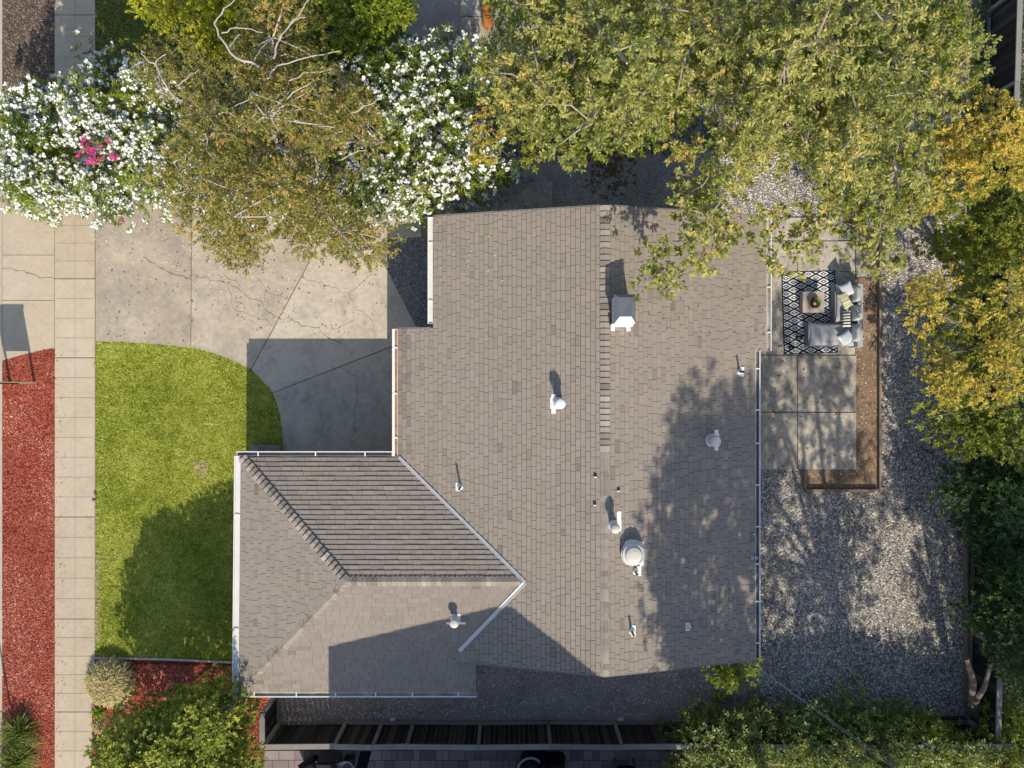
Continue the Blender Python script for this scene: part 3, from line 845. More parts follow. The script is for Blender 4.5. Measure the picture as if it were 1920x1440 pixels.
# gutters: u-channel with hangers
def gutter(p, q, out, ztop, width=.13, dirt='gutter_dirt', hang=1.18, wide=0):
    a, b = Vector(p), Vector(q); d = (b - a); L = d.length; d.normalize(); o = Vector(out)
    zt = ztop if hasattr(ztop, '__len__') else (ztop, ztop)
    mb = MB()
    def P3(t, u, z): c = a + d * t + o * u; zz = zt[0] + (zt[1] - zt[0]) * t / L; return (c.x, c.y, zz + z)
    def slabb(u0, u1, z0, z1, m_=0, tt=.8):
        v = [P3(0, u0, z0), P3(L, u0, z0), P3(L, u1, z0), P3(0, u1, z0), P3(0, u0, z1), P3(L, u0, z1), P3(L, u1, z1), P3(0, u1, z1)]
        mb.add(v, [(3, 2, 1, 0), (4, 5, 6, 7), (0, 1, 5, 4), (1, 2, 6, 5), (2, 3, 7, 6), (3, 0, 4, 7)], m_, tt)
    slabb(.005, .018, -.12, -.015); slabb(width - .022 if dirt != 'gutter_rust' else width * .55, width, -.12, .012, 0, 1.0); slabb(.018, width - .022, -.12, -.105, 0)
    slabb(.019, (width - .023) if dirt != 'gutter_rust' else width * .52, -.104, -.040 if dirt != 'gutter_dark' else -.07, 1, .5)
    for t in (0, L):
        s_ = .006 if t == 0 else -.006
        v = [P3(t, .0, -.12), P3(t + s_, .0, -.12), P3(t + s_, width, -.12), P3(t, width, -.12), P3(t, 0, 0), P3(t + s_, 0, 0), P3(t + s_, width, 0), P3(t, width, 0)]
        mb.add(v, [(4, 5, 6, 7), (0, 1, 5, 4), (1, 2, 6, 5), (2, 3, 7, 6), (3, 0, 4, 7)], 0, .8)
    g_ = mb.build('gutter', [M['gutter'], M[dirt]], house)
    n = max(2, int(L / hang))
    for i in range(n):
        t = (i + .5) * L / n + random.Random(int(L * 100) + i).uniform(-.12, .12)
        hb = MB(); v = [P3(t - .016, .0, .004), P3(t + .016, .0, .004), P3(t + .016, width - .004, .016), P3(t - .016, width - .004, .016),
             P3(t - .016, .0, .010), P3(t + .016, .0, .010), P3(t + .016, width - .004, .022), P3(t - .016, width - .004, .022)]
        hb.add(v, [(3, 2, 1, 0), (4, 5, 6, 7), (0, 1, 5, 4), (1, 2, 6, 5), (2, 3, 7, 6), (3, 0, 4, 7)], 0, .9)
        hb.build('gutter_hanger', M['gutter'], g_)
    return g_
gutter((XR2, YS + .02), (XR2, YSTEP_R), (1, 0), zr_(XR2, 0), .125, 'gutter_dark', 1.0)
gutter((XR1, YSTEP_R), (XR1, YN - .05), (1, 0), zr_(XR1, 0), .125, 'gutter_dirt', 1.1)
gutter((XL1, YSTEP_L + .12), (XL1, YN - .02), (-1, 0), zl(XL1, 0), .14, 'gutter', 1.6)
gutter((XL2, WYN), (XL2, YSTEP_L), (-1, 0), zl(XL2, 0), .15, 'gutter_rust', 1.1)
gutter((WX0 - .11, WYN), (XL2 - .16, WYN), (0, 1), ZN, .125, 'gutter_dark', 1.2)
gutter((WX0, WYS), (WX0, WYN), (-1, 0), (ZS, ZN), .17, 'gutter', 2.2)
gutter((WX0 - .16, WYS), (-.95, WYS), (0, -1), ZS, .135, 'gutter_dirt', 1.03)
# rakes
def rake(x0, x1, y, zf, oy):
    mb = MB(); v = []
    for x in (x0, x1):
        z = zf(x, 0)
        v += [(x, y, z - .16), (x, y + oy * .035, z - .16), (x, y + oy * .035, z + .006), (x, y, z + .006)]
    mb.add(v, [(0, 1, 5, 4), (1, 2, 6, 5), (2, 3, 7, 6), (3, 0, 4, 7), (0, 3, 2, 1), (4, 5, 6, 7)], 0, .35)
    mb.build('fascia', M['wood_grey'], house)
rake(RX, XR2, YS - .001, zr_, -1); rake(RX, xs_v + .3, YS - .001, zl, -1)
rake(RX, XR1, YN + .001, zr_, 1); rake(RX, XL1, YN + .001, zl, 1)
rake(XL1 - .05, XL2, YSTEP_L + .001, zl, 1); rake(XR2 + .05, XR1, YSTEP_R - .001, zr_, -1)

# walls
mb = MB()
mb.prism([(-2.6, -1.7), (-2.6, 1.1), (-1.65, 1.1), (-1.65, 4.1), (6.05, 4.1), (6.05, -7.0), (-.5, -7.0), (-1.45, -7.0), (-1.45, -7.85), (-6.9, -7.85), (-6.9, -2.45), (-2.6, -2.45)], 0, 2.55)
# gable triangles
for y in (4.1, -7.0):
    v = [(-1.6, y, 2.55), (6.0, y, 2.55), (RX, y, RZ - .25)]
    mb.add(v, [(0, 1, 2), (2, 1, 0)])
mb.build('wall', M['stucco'], house)
def opening(name, c, w, h, nrm, z0, frame_m, fill_m, panels=1, rows=1):
    """nrm: 'x-' 'x+' 'y-' 'y+' facing"""
    f, p = MB(), MB(); ax = nrm[0]; sg = 1 if nrm[1] == '+' else -1
    def bx(m_, u, z, du, dz, dep, off, ti=.6):
        if ax == 'x': m_.box((c[0] + sg * off, c[1] + u, z), (dep, du, dz), 0, 0, ti)
        else: m_.box((c[0] + u, c[1] + sg * off, z), (du, dep, dz), 0, 0, ti)
    bx(f, 0, z0 + h + .04, w + .16, .08, .06, .03); bx(f, 0, z0 - .03, w + .16, .06, .08, .04)
    for s_ in (-1, 1): bx(f, s_ * (w / 2 + .04), z0 + h / 2, .08, h, .06, .03)
    fo = f.build(name, frame_m, house)
    for i in range(panels):
        for j in range(rows):
            bx(p, -w / 2 + (i + .5) * w / panels, z0 + (j + .5) * h / rows, w / panels - .03, h / rows - .03, .03, .015)
    p.build('pane' if name == 'window' else 'panel', fill_m, fo)
opening('garage_door', (-2.6, -.3), 2.5, 2.05, 'x-', .03, M['white'], M['white'], 4, 4)
opening('door', (-3.6, -2.45), .9, 2.0, 'y+', .05, M['white'], M['wood_edge'])
opening('window', (-5.6, -2.45), 1.2, 1.1, 'y+', .95, M['white'], M['glass'], 2)
opening('window', (-6.9, -5.3), 1.8, 1.2, 'x-', .9, M['white'], M['glass'], 3)
opening('window', (-4.6, -7.85), 1.2, .9, 'y-', 1.1, M['white'], M['glass'], 2)
opening('window', (2.0, -7.0), 1.4, 1.0, 'y-', 1.0, M['white'], M['glass'], 2)
opening('window', (6.05, -4.6), 1.6, 1.1, 'x+', .95, M['white'], M['glass'], 2)
opening('sliding_door', (6.05, 1.0), 2.1, 2.0, 'x+', .05, M['white'], M['glass'], 2)
opening('window', (2.0, 4.1), 1.2, 1.0, 'y+', 1.0, M['white'], M['glass'], 2)

# chimney
def roofz(x, y):
    if y > YS and x >= RX: return zr_(x, y)
    if x < RX and y > YS:
        a = zl(x, y)
        if x < VX and y < WYN:
            w_ = zwn(x, y) if y > WR_Y else zws(x, y)
            if w_ > a or x < xs_v: return min(w_, max(zww(x, y), 0)) if x < WX1 else w_
        return a
    return zws(x, y)
cx0, cy0 = P(1150, 610, 4.1)[:2]; cx1, cy1 = P(1184, 556, 4.75)[:2]
cx0 = P(1150, 0, 4.4)[0]; cx1 = P(1187, 0, 5.1)[0]; cy0 = P(0, 606, 4.8)[1]; cy1 = P(0, 554, 5.1)[1]
ccx, ccy = (cx0 + cx1) / 2, (cy0 + cy1) / 2
hwx, hwy = .225, (cy1 - cy0) / 2
ch = empty('chimney', (ccx, ccy + 0, 3.6)); ch.parent = house; ch.location = Vector((ccx, ccy, 3.6)) - house.location
mb = MB(); mb.prism([(ccx - hwx, ccy - hwy), (ccx + hwx, ccy - hwy), (ccx + hwx, ccy + hwy), (ccx - hwx, ccy + hwy)], 3.7, 5.02); mb.build('chimney_stack', M['stucco'], ch)
mb = MB()
# metal chase cover: hipped top with rim
zt = 5.02; e = .03
o4 = [(ccx - hwx - e, ccy - hwy - e, zt), (ccx + hwx + e, ccy - hwy - e, zt), (ccx + hwx + e, ccy + hwy + e, zt), (ccx - hwx - e, ccy + hwy + e, zt)]
o4b = [(x, y, z + .06) for x, y, z in o4]
k_ = .13
i4 = [(ccx - .13, ccy - hwy + .13, zt + .12), (ccx + .14, ccy - hwy + .13, zt + .15), (ccx + .19, ccy + hwy - .05, zt + .12), (ccx - .17, ccy + hwy - .05, zt + .12)]
mb.add(o4 + o4b, [(0, 1, 5, 4), (1, 2, 6, 5), (2, 3, 7, 6), (3, 0, 4, 7)], 0, .8)
mb.add(o4b + i4, [(0, 1, 5, 4)], 1, .8)  # south facet painted white for the sun on it; the rest stays grey
mb.add(o4b + i4, [(1, 2, 6, 5), (2, 3, 7, 6), (3, 0, 4, 7), (4, 5, 6, 7)], 0, .5)
mb.build('chimney_cap', [M['galv'], M['white']], ch)
mb = MB()
mb.box((ccx, ccy - hwy - .03, 4.38), (2 * hwx + .10, .05, .5)); 
for sx in (-1, 1): mb.box((ccx + sx * (hwx - .02), ccy - hwy - .10, roofz(ccx + sx * hwx, ccy) + .05), (.10, .12, .06))
mb.build('chimney_flashing', M['white'], ch)

# roof vents
def vent(name, px, py, h, R, plate, body='metal', cap='metal', dome=False, neck=.7, tilt=None):
    """px,py: where the cap appears; the cap stands h above the roof"""
    z = 3.6
    for _ in range(6):
        x, y, _z = P(px, py, z); z = roofz(x, y) + h
    rz = z - h
    e = empty(name, (0, 0, 0)); e.parent = house; e.location = Vector((x, y, rz)) - house.location
    if plate:
        pcx, pcy, w, l = plate
        mb = MB()
        pz = lambda X, Y: roofz(X, Y) + .026
        X0_, X1_, Y0_, Y1_ = x + pcx - w / 2, x + pcx + w / 2, y + pcy - l / 2, y + pcy + l / 2
        mb.prism([(X0_, Y0_), (X1_, Y0_), (X1_, Y1_), (X0_, Y1_)], lambda X, Y: roofz(X, Y) + .01, pz, 0, .9)
        if not dome: mb.prism([(x - R * 1.05 + .6 * pcx, y - R * 1.1), (x + R * 1.05 + .6 * pcx, y - R * 1.1), (x + R * 1.05 + .6 * pcx, y + R * 1.1), (x - R * 1.05 + .6 * pcx, y + R * 1.1)],
                 lambda X, Y: roofz(X, Y) + .005, lambda X, Y: roofz(X, Y) + .022, 0, .8)
        mb.build('flashing', M['white'], e)
    mb = MB(); mb.lathe((x, y, rz), [(R * 1.15, -.05), (R * 1.1, .05), (R * neck, .10), (R * neck, h * .8)], 18, 0, .4); mb.build('pipe', M[body], e, smooth=False)
    mb = MB()
    if dome:
        mb.lathe((x, y, rz), [(R * .97, h * .35), (R, h * .4), (R, h * .52), (R * .93, h * .56), (R * .80, h * .62), (R * .72, h * .9), (R * .62, h * 1.0), (R * .35, h * 1.06), (0.001, h * 1.08)], 28, 0, .8)
    else:
        mb.lathe((x, y, rz), [(R * .96, h * .70), (R, h * .72), (R, h * .82), (R * .86, h * .86), (R * .78, h * .96), (R * .3, h * 1.0), (.001, h * 1.01)], 20, 0, .9)
    mb.build('cap', M[cap], e, smooth=False)
    return e
vent('roof_vent', 1051, 757, .62, .135, (-.14, -.02, .11, .50), 'metal', 'white')
vent('roof_vent', 1343, 828, .55, .15, (.15, 0, .11, .54), 'metal', 'cream')
vent('roof_vent', 851, 1171, .50, .12, (.02, -.12, .50, .06), 'metal', 'cream')
vent('roof_vent', 1155, 993, .62, .12, (.16, .09, .11, .50), 'metal', 'cream')
vent('roof_vent', 1189, 1042, .42, .30, (.26, -.05, .10, .62), 'metal', 'cream', dome=True, neck=.9)
def pipe(px, py, h, R, plate):
    z = 3.6
    for _ in range(6):
        x, y, _z = P(px, py, z); z = roofz(x, y) + h * .5
    rz = roofz(x, y)
    e = empty('vent_pipe', (0, 0, 0)); e.parent = house; e.location = Vector((x, y, rz)) - house.location
    mb = MB()
    pcx, w, l = plate
    mb.prism([(x + pcx - w / 2, y - l / 2), (x + pcx + w / 2, y - l / 2), (x + pcx + w / 2, y + l / 2), (x + pcx - w / 2, y + l / 2)], lambda X, Y: roofz(X, Y) + .008, lambda X, Y: roofz(X, Y) + .026, 0, .8)
    mb.lathe((x, y, rz), [(R * 3, 0.01), (R * 2.2, .07), (R * 1.15, .11)], 12, 0, .6)
    mb.build('flashing', M['white'], e)
    mb = MB(); mb.lathe((x, y, rz), [(R, 0), (R, h), (R * .8, h), (R * .8, h - .05), (.001, h - .05)], 12); mb.build('pipe', M['metal_dark'], e)
pipe(862, 915, .50, .030, (-.07, .11, .22)); pipe(1193, 1074, .36, .030, (.10, .11, .24))
pipe(1186, 1187, .36, .030, (.05, .11, .28)); pipe(1390, 697, .40, .030, (.08, .11, .25)); pipe(1290, 1176, .12, .030, (.0, .12, .2))
for px, py in ((1114, 889), (1113, 941), (1157, 915)):
    x, y, _ = P(px, py, 4.0); z = roofz(x, y); mb = MB()
    mb.box((x, y, z + .03), (.075, .06, .045)); mb.box((x, y - .045, z + .03), (.07, .03, .02), 0, 1)
    mb.build('roof_bracket', [M['black'], M['white']], house)
for px, py in ((1411, 1000), (1411, 1078)):
    mb = MB(); x, y, _ = P(px, py, 3.1); z = roofz(x, y); mb.lathe((x, y, z), [(.03, 0), (.03, .06), (.001, .07)], 10); mb.build('roof_stud', M['flash'], house)
mb = MB(); x, y, _ = P(1408, 1041, 2.9); z = roofz(x, y)
mb.box((x, y, z + .04), (.14, .025, .03)); mb.box((x - .07, y, z + .04), (.025, .1, .03)); mb.box((x + .07, y, z + .04), (.025, .08, .03))
mb.build('roof_anchor', M['flash'], house)
# service mast with coiled wires near the lower right corner of the roof
x, y, _ = P(1378, 1216, 3.1); z = roofz(x, y)
mb = MB(); mb.tube([(x, y, z), (x, y, z + .35)], .018, 8); 
for k in range(3):
    r = random.Random(k); c = [(x + math.cos(t * .7) * (.10 + .05 * k) + r.uniform(-.03, .03), y + math.sin(t * .7) * (.10 + .03 * k), z + .04 + .02 * k) for t in range(8)]
    mb.tube(c, .006, 5)
mb.build('service_mast', M['cable'], house)

# ------------------------------------------------------------------ fences
def fence(base, hgt, label, first=True, group=None, flip=1, rails=2, inside=(0, 1)):
    """base: list of xy post positions; boards on the far side of the rails as seen from 'inside'"""
    f = empty('wooden_fence', (*base[0], 0), label, 'fence', group)
    ins = Vector(inside).normalized()
    r = random.Random(int(base[0][0] * 10))
    for i, (x, y) in enumerate(base):
        mb = MB(); mb.box((x, y, hgt / 2), (.10, .10, hgt), 0, 0, r.uniform(.4, .9)); mb.build('post', M['wood_grey'], f)
    for (ax, ay), (bx, by) in zip(base[:-1], base[1:]):
        a, b = Vector((ax, ay)), Vector((bx, by)); d = b - a; L = d.length; an = math.atan2(d.y, d.x); c = (a + b) / 2
        mb = MB()
        dz = r.uniform(-.02, .02)
        mb.box((c.x, c.y, hgt + .02 + dz), (L - .01, .15, .04), an, 0, r.uniform(.5, .9)); mb.build('top_rail', M['wood_grey'], f)
        mb = MB(); mb.box((c.x + ins.x * .03, c.y + ins.y * .03, .16), (L - .105, .09, .05), an, 0, r.uniform(.3, .7)); mb.build('bottom_rail', M['wood_grey'], f)
        mb = MB(); n = int(L / .145); d.normalize()
        for k in range(n):
            t = (k + .5) * L / n; q = a + d * t - ins * (.066 + .006 * (k % 2))
            mb.box((q.x, q.y, .03 + (hgt - .03) / 2), (L / n - .008, .018, hgt - .05), an, 0, r.choice((.2, .35, .5, .6, .9)))
        mb.build('board_panel', M['wood_dark'], f)
    return f
FB = P(0, 1352)[1]
fxs = [526, 650, 717, 776, 901, 1027, 1152, 1300, 1440, 1580, 1720, 1840]
fence([(P(x, 0)[0], FB - .03 + (0.02 if i % 2 else 0)) for i, x in enumerate(fxs)], 1.68, 'long dark wooden fence behind the stamped patio')
fence([(P(523, 0)[0], FB - .08), (P(523, 0)[0], FB + .9)], 1.62, 'short wooden fence return at the lower left roof corner', inside=(1, 0))
bp = [(P(1856 - (1856 - 1812) * i / 9, 0)[0], 14.0 - i * (24.2 / 9)) for i in range(10)]
fence(bp, 1.55, 'weathered wooden fence along the right side under trees', inside=(-1, 0))

# timber edging boards
def board(name, pts, w, h, m, label, cat='edging', z0=0):
    mb = MB()
    for (a, b), (c, d) in zip(pts[:-1], pts[1:]):
        A, B = Vector(P(a, b)[:2]), Vector(P(c, d)[:2]); D = B - A
        mb.box(((A.x + B.x) / 2, (A.y + B.y) / 2, z0 + h / 2), (D.length - .002, w, h), math.atan2(D.y, D.x), 0, .7)
    return tag(mb.build(name, m), label, cat)
board('timber_edging', [(1646.5, 430), (1646.5, 921)], .06, .16, M['wood_edge'], 'long timber board between earth bed and gravel yard')
board('timber_edging', [(1507, 919), (1643, 919)], .08, .16, M['wood_edge'], 'short timber board closing the bottom of the earth bed')
board('timber_edging', [(1507, 881), (1507, 916)], .08, .15, M['wood_edge'], 'stub of timber board below the patio slab corner')
board('retaining_board', [(1806, 800), (1807, 1310)], .07, .20, M['wood_edge'], 'brown board holding the gravel beside the right-hand trees')
board('retaining_board', [(1350, 1344), (1806, 1344)], .06, .18, M['wood_dark'], 'dark board at the bottom edge of the gravel yard')
board('concrete_edging', [(180, 1232.5), (310, 1235), (436, 1241)], .06, .07, M['kerb'], 'thin pale concrete strip between lawn and red mulch bed')
board('roof_edge_board', [(1505, 407.5), (1568, 407.5)], .05, .09, M['wood_dark'], 'short dark board edging the patio above the rug')

# brick pier at the lawn corner
e = empty('brick_pier', (*P(505, 850)[:2], 0), 'low brick planter with stone rim beside lawn and driveway', 'planter')
mb = MB(); mb.prism(PP([(476, 834), (531, 834), (531, 880), (476, 880)]), 0, .30); mb.build('rim', M['wood_grey'], e)
mb = MB(); r = random.Random(3)
for j in range(5):
    for i in range(3):
        x0, y0 = 484 + i * 14, 841 + j * 8
        mb.prism(PP([(x0, y0), (x0 + 13, y0), (x0 + 13, y0 + 7), (x0, y0 + 7)], .3), .25, .325, 0, r.random())
mb.build('bricks', M['brick'], e)

# ------------------------------------------------------------------ patio furniture
rug = MB()
ra, rb, rc, rd = P(1463.5, 511)[:2], P(1565, 508)[:2], P(1570, 661)[:2], P(1468, 664)[:2]
cxr = (ra[0] + rb[0] + rc[0] + rd[0]) / 4; cyr = (ra[1] + rb[1] + rc[1] + rd[1]) / 4
rug.box((0, 0, .004), (1.64, 2.50, .012))
o = rug.build('outdoor_rug', M['rug'], loc=(0, 0, 0)); o.location = (cxr, cyr, .052); o.rotation_euler = (0, 0, math.radians(1.9))
tag(o, 'black and white diamond patterned rug under the coffee table', 'rug')

sofa = empty('sectional_sofa', (*P(1590, 600)[:2], .05), 'grey L-shaped outdoor sofa with long chaise on patio', 'sofa')
k5 = lambda px, py: P(px, py, .5)[:2]
def rectb(mb, x0, y0, x1, y1, z0, z1, zz=.45, **kw):
    a, b = P(x0, y0, zz), P(x1, y1, zz); mb.prism([(a[0], b[1]), (b[0], b[1]), (b[0], a[1]), (a[0], a[1])], z0, z1, bottom=True, **kw)
mb = MB(); rectb(mb, 1567, 533, 1616, 650, .07, .40); rectb(mb, 1517, 605, 1566.5, 649, .07, .40); mb.build('base', M['sofa_base'], sofa)
def softbox(mb, x0, y0, x1, y1, z0, z1, e=9, **kw):
    a, b = P(x0, y0, (z0 + z1) / 2), P(x1, y1, (z0 + z1) / 2)
    mb.cushion(((a[0] + b[0]) / 2, (a[1] + b[1]) / 2, (z0 + z1) / 2), (abs(b[0] - a[0]), abs(a[1] - b[1]), z1 - z0), n=12, e=e, **kw)
mb = MB(); softbox(mb, 1567, 533, 1606, 604, .38, .50, 20); mb.build('seat_cushion', M['sofa'], sofa, smooth=True)
mb = MB(); softbox(mb, 1517, 605, 1604, 649, .38, .50, 20); mb.build('chaise_cushion', M['sofa'], sofa, smooth=True)
mb = MB(); rectb(mb, 1606, 533, 1616, 651, .07, .68, .6); mb.build('backrest', M['sofa'], sofa)
for y0, y1 in ((534, 569), (570, 604), (606, 642)):
    mb = MB(); a, b = P(1594, y0, .65), P(1611, y1, .65)
    mb.cushion(((a[0] + b[0]) / 2, (a[1] + b[1]) / 2, .66), (.20, abs(a[1] - b[1]), .46), n=10, e=5, tilt=Matrix.Rotation(.18, 3, 'Y'))
    mb.build('back_cushion', M['sofa'], sofa, smooth=True)
def pillow(px, py, z, w, l, rz, m, label, tilt=.5, ax='Y'):
    mb = MB(); x, y, _ = P(px, py, z)
    mb.cushion((0, 0, 0), (w, l, .13), n=10, e=3)
    o = mb.build('throw_pillow', m, loc=(0, 0, 0), smooth=True)
    o.location = (x, y, z); o.rotation_euler = (Matrix.Rotation(math.radians(rz), 3, 'Z') @ Matrix.Rotation(tilt, 3, ax)).to_euler()
    return tag(o, label, 'pillow', 'throw pillows on the sofa')
pillow(1588, 543, .68, .36, .40, 25, M['pillow_blue'], 'pale blue-grey pillow at the top end of the sofa', -.45)
pillow(1585, 563, .66, .52, .28, -62, M['stripe_yellow'], 'yellow and grey striped pillow leaning on the sofa', .35, 'X')
pillow(1587, 598, .66, .50, .24, -88, M['stripe_bw'], 'black and white striped pillow at the sofa corner', .55, 'X')
pillow(1588, 632, .66, .42, .36, 35, M['pillow_blue'], 'pale plain pillow above its twin on the chaise', .25)
pillow(1585, 635, .54, .42, .34, 28, M['sign_white'], 'white pillow lying underneath on the chaise', .15)

tbl = empty('coffee_table', (*P(1525, 567)[:2], .066), 'square beige coffee table on the rug', 'table')
mb = MB(); a, b = P(1505, 547, .42), P(1545, 586, .42)
mb.prism([(a[0], b[1]), (b[0], b[1]), (b[0], a[1]), (a[0], a[1])], .37, .43, bottom=True); mb.build('table_top', M['table'], tbl)
mb = MB(); mb.prism([(a[0] + .04, b[1] + .04), (b[0] - .04, b[1] + .04), (b[0] - .04, a[1] - .04), (a[0] + .04, a[1] - .04)], .066, .371); mb.build('base', M['table'], tbl)
bx_, by_, _ = P(1526.5, 568, .5)
bowl = empty('planter_bowl', (bx_, by_, .43), 'golden bowl of green succulents and a white flower on table', 'bowl')
mb = MB(); mb.lathe((bx_, by_, .43), [(.06, 0), (.11, .02), (.165, .09), (.175, .13), (.16, .13), (.15, .10), (.001, .09)], 24); mb.build('bowl', M['gold'], bowl, smooth=True)
mb = MB(); mb.lathe((bx_, by_, .43), [(.149, .10), (.08, .115), (.001, .12)], 20); mb.build('soil', M['pot_soil'], bowl)
mb = MB(); r = random.Random(5)
for (ox, oy, R, n) in ((.05, .02, .11, 16), (.0, .07, .09, 12), (.07, -.04, .07, 10), (-.06, .03, .05, 8)):
    for k in range(n):
        t = k * 2.4; rr_ = R * (.5 + .5 * k / n); el = .12 * (1 - k / n) + .05
        c = Vector((bx_ + ox, by_ + oy, .55)); d = Vector((math.cos(t) * rr_, math.sin(t) * rr_, el)); s_ = Vector((-d.y, d.x, 0)).normalized() * .018
        mb.add([c, c + d * .6 + s_, c + d, c + d * .6 - s_], [(0, 1, 2, 3)], 0, r.random())
mb.build('succulent', M['succ'], bowl)
mb = MB()
for k in range(7):
    t = k * .9; c = Vector((bx_ - .01, by_ - .03, .58)); d = Vector((math.cos(t) * .05, math.sin(t) * .05, .01)); s_ = Vector((-d.y, d.x, 0)).normalized() * .018
    mb.add([c, c + d * .6 + s_, c + d, c + d * .6 - s_], [(0, 1, 2, 3)], 0, .9)
mb.build('flower', M['flower'], bowl)
# black wire lanterns on the rug
for i, (px, py, hh, R, lab) in enumerate(((1499, 634, .30, .075, 'taller black metal lantern on the lower rug'), (1485, 652, .22, .06, 'smaller black metal lantern near the rug corner'))):
    x, y, _ = P(px, py, .2)
    e = empty('lantern', (x, y, .066), lab, 'lantern', 'black lanterns on the rug')
    mb = MB()
    for k in range(6): t = k * math.pi / 3; mb.tube([(x + math.cos(t) * R, y + math.sin(t) * R, .07), (x + math.cos(t) * R * 1.1, y + math.sin(t) * R * 1.1, .07 + hh * .5), (x + math.cos(t) * R * .6, y + math.sin(t) * R * .6, .07 + hh)], .006, 5)
    mb.lathe((x, y, .066), [(R, 0), (R, .015), (.001, .016)], 14); mb.lathe((x, y, .066 + hh), [(R * .65, 0), (R * .6, .02), (.001, .03)], 14)
    mb.build('cage', M['black'], e)
    mb = MB(); mb.lathe((x, y, .082), [(R * .45, 0), (R * .45, hh * .45), (.001, hh * .46)], 12); mb.build('candle', M['cream'], e)

# ------------------------------------------------------------------ kerbside sign, pole, light
sg_ = empty('post_sign', (*P(47, 718)[:2], 0), 'wooden two-legged sign board standing in the red mulch', 'sign')
y0 = P(0, 718.0)[1]
xr_, xl_ = P(69, 0)[0], P(23, 0)[0]
for x in (xl_, xr_):
    mb = MB(); mb.box((x - .04, y0, 1.0), (.07, .07, 2.0), 0, 0, .6); mb.build('leg', M['wood_post'], sg_)
mb = MB(); mb.box(((xl_ + xr_) / 2 - .04, y0 - .02, 1.43), (abs(xr_ - xl_) + .07, .03, 1.08), 0, 0, .8); mb.build('panel', M['sign_white'], sg_)
mb = MB(); mb.box(((xl_ + xr_) / 2 - .04, y0, 2.02), (abs(xr_ - xl_) + .13, .10, .04), 0, 0, .7); mb.build('top_rail', M['wood_post'], sg_)
px_, py_, _ = P(21, 1322)
sp_ = empty('street_sign', (px_, py_, 0), 'thin grey metal sign post at the lower left kerb', 'sign')
mb = MB(); mb.tube([(px_, py_, 0), (px_, py_, 2.75)], .028, 8); mb.build('pole', M['metal'], sp_)
mb = MB(); mb.box((px_ - .05, py_ - .02, 2.45), (.30, .012, .45), 0, 0, .8); mb.build('plate', M['sign_white'], sp_)
x, y, _ = P(182, 935)
e = empty('path_light', (x, y, 0), 'small dark path light at the pavement edge of the lawn', 'lamp')
mb = MB(); mb.tube([(x, y, 0), (x, y, .22)], .012, 6); mb.build('stake', M['metal_dark'], e)
mb = MB(); mb.lathe((x, y, .18), [(.05, 0), (.055, .03), (.03, .06), (.001, .07)], 12); mb.build('lamp_head', M['plastic_grey'], e)

# ------------------------------------------------------------------ things on the neighbour's patio
def P3(px, py, z): return Vector(P(px, py, z))
# covered kettle grill
x, y, _ = P(995, 1448, .9)
e = empty('kettle_grill', (x, y, .03), 'round barbecue under a black cover with pale rim', 'barbecue')
mb = MB(); mb.lathe((x, y, .03), [(.30, 0), (.33, .5), (.36, .75), (.33, .92), (.20, 1.02), (.001, 1.06)], 22); mb.build('cover', M['cloth_dark'], e, smooth=True)
mb = MB(); mb.lathe((x, y + .02, .03), [(.385, .78), (.40, .80), (.385, .82), (.36, .80)], 26); mb.build('rim', M['flash'], e)
x, y, _ = P(1040, 1440, .9)
e = empty('covered_cart', (x, y, .03), 'boxy cart under crumpled black cover beside round barbecue', 'cart')
mb = MB(); mb.cushion((x + .05, y - .1, .50), (.62, .5, .95), n=12, e=8); mb.build('cover', M['cloth_dark'], e)
mb = MB(); mb.cushion((x - .32, y + .02, .6), (.2, .42, 1.1), rz=.2, n=8, e=4); mb.build('side_fold', M['cloth_dark'], e)
# armchair
x, y, _ = P(1174, 1446, .6)
e = empty('patio_chair', (x, y, .03), 'dark patio chair with blue-grey metal arms', 'chair')
mb = MB(); mb.box((x, y - .15, .42), (.48, .45, .06)); mb.build('seat', M['cloth_dark'], e)
mb = MB(); mb.box((x, y + .10, .66), (.46, .05, .42), 0, 0, .5, Matrix.Rotation(-.2, 3, 'X')); mb.build('backrest', M['cloth_dark'], e)
for s_ in (-1, 1):
    mb = MB(); X = x + s_ * .28; mb.tube([(X, y + .10, .03), (X, y + .10, .5), (X, y + .04, .62), (X, y - .1, .66), (X, y - .35, .62), (X, y - .38, .03)], .028, 8); mb.build('arm', M['plastic_grey'], e)
# wheeled bin, darkness
x, y, _ = P(612, 1446, .9)
e = empty('rubbish_bin', (x, y, .03), 'dark wheeled rubbish bin beside the hose reel', 'bin')
mb = MB(); mb.prism([(x - .27, y - .3), (x + .27, y - .3), (x + .27, y + .3), (x - .27, y + .3)], .03, .95); mb.build('body', M['plastic_grey'], e)
mb = MB(); mb.cushion((x, y, .98), (.64, .68, .12), n=8, e=6); mb.build('lid', M['black'], e)
x2, y2, _ = P(578, 1442, .5)
mb = MB(); mb.cushion((x2, y2, .32), (.62, .42, .62), rz=.5, n=10, e=4)
tag(mb.build('garden_bag', M['cloth_dark']), 'slumped black bag left of the rubbish bin', 'bag')
x, y, _ = P(650, 1434, .6)
e = empty('hose_reel', (x, y, .03), 'hose reel with looped white hose by the fence', 'hose reel')
mb = MB()
for k in range(5):
    R = .14 + .03 * k; cx_ = x - .02 * k
    mb.tube([(cx_ + R * math.cos(t * math.pi / 8) * 1.1, y - .10 + R * .7 * math.sin(t * math.pi / 8), .45 + .04 * k + .05 * math.cos(t)) for t in range(17)], .012, 6)
mb.build('hose', M['hose'], e)
mb = MB(); mb.box((x, y - .1, .25), (.3, .3, .4)); mb.build('stand', M['metal_dark'], e)
x, y, _ = P(677, 1432, .8)
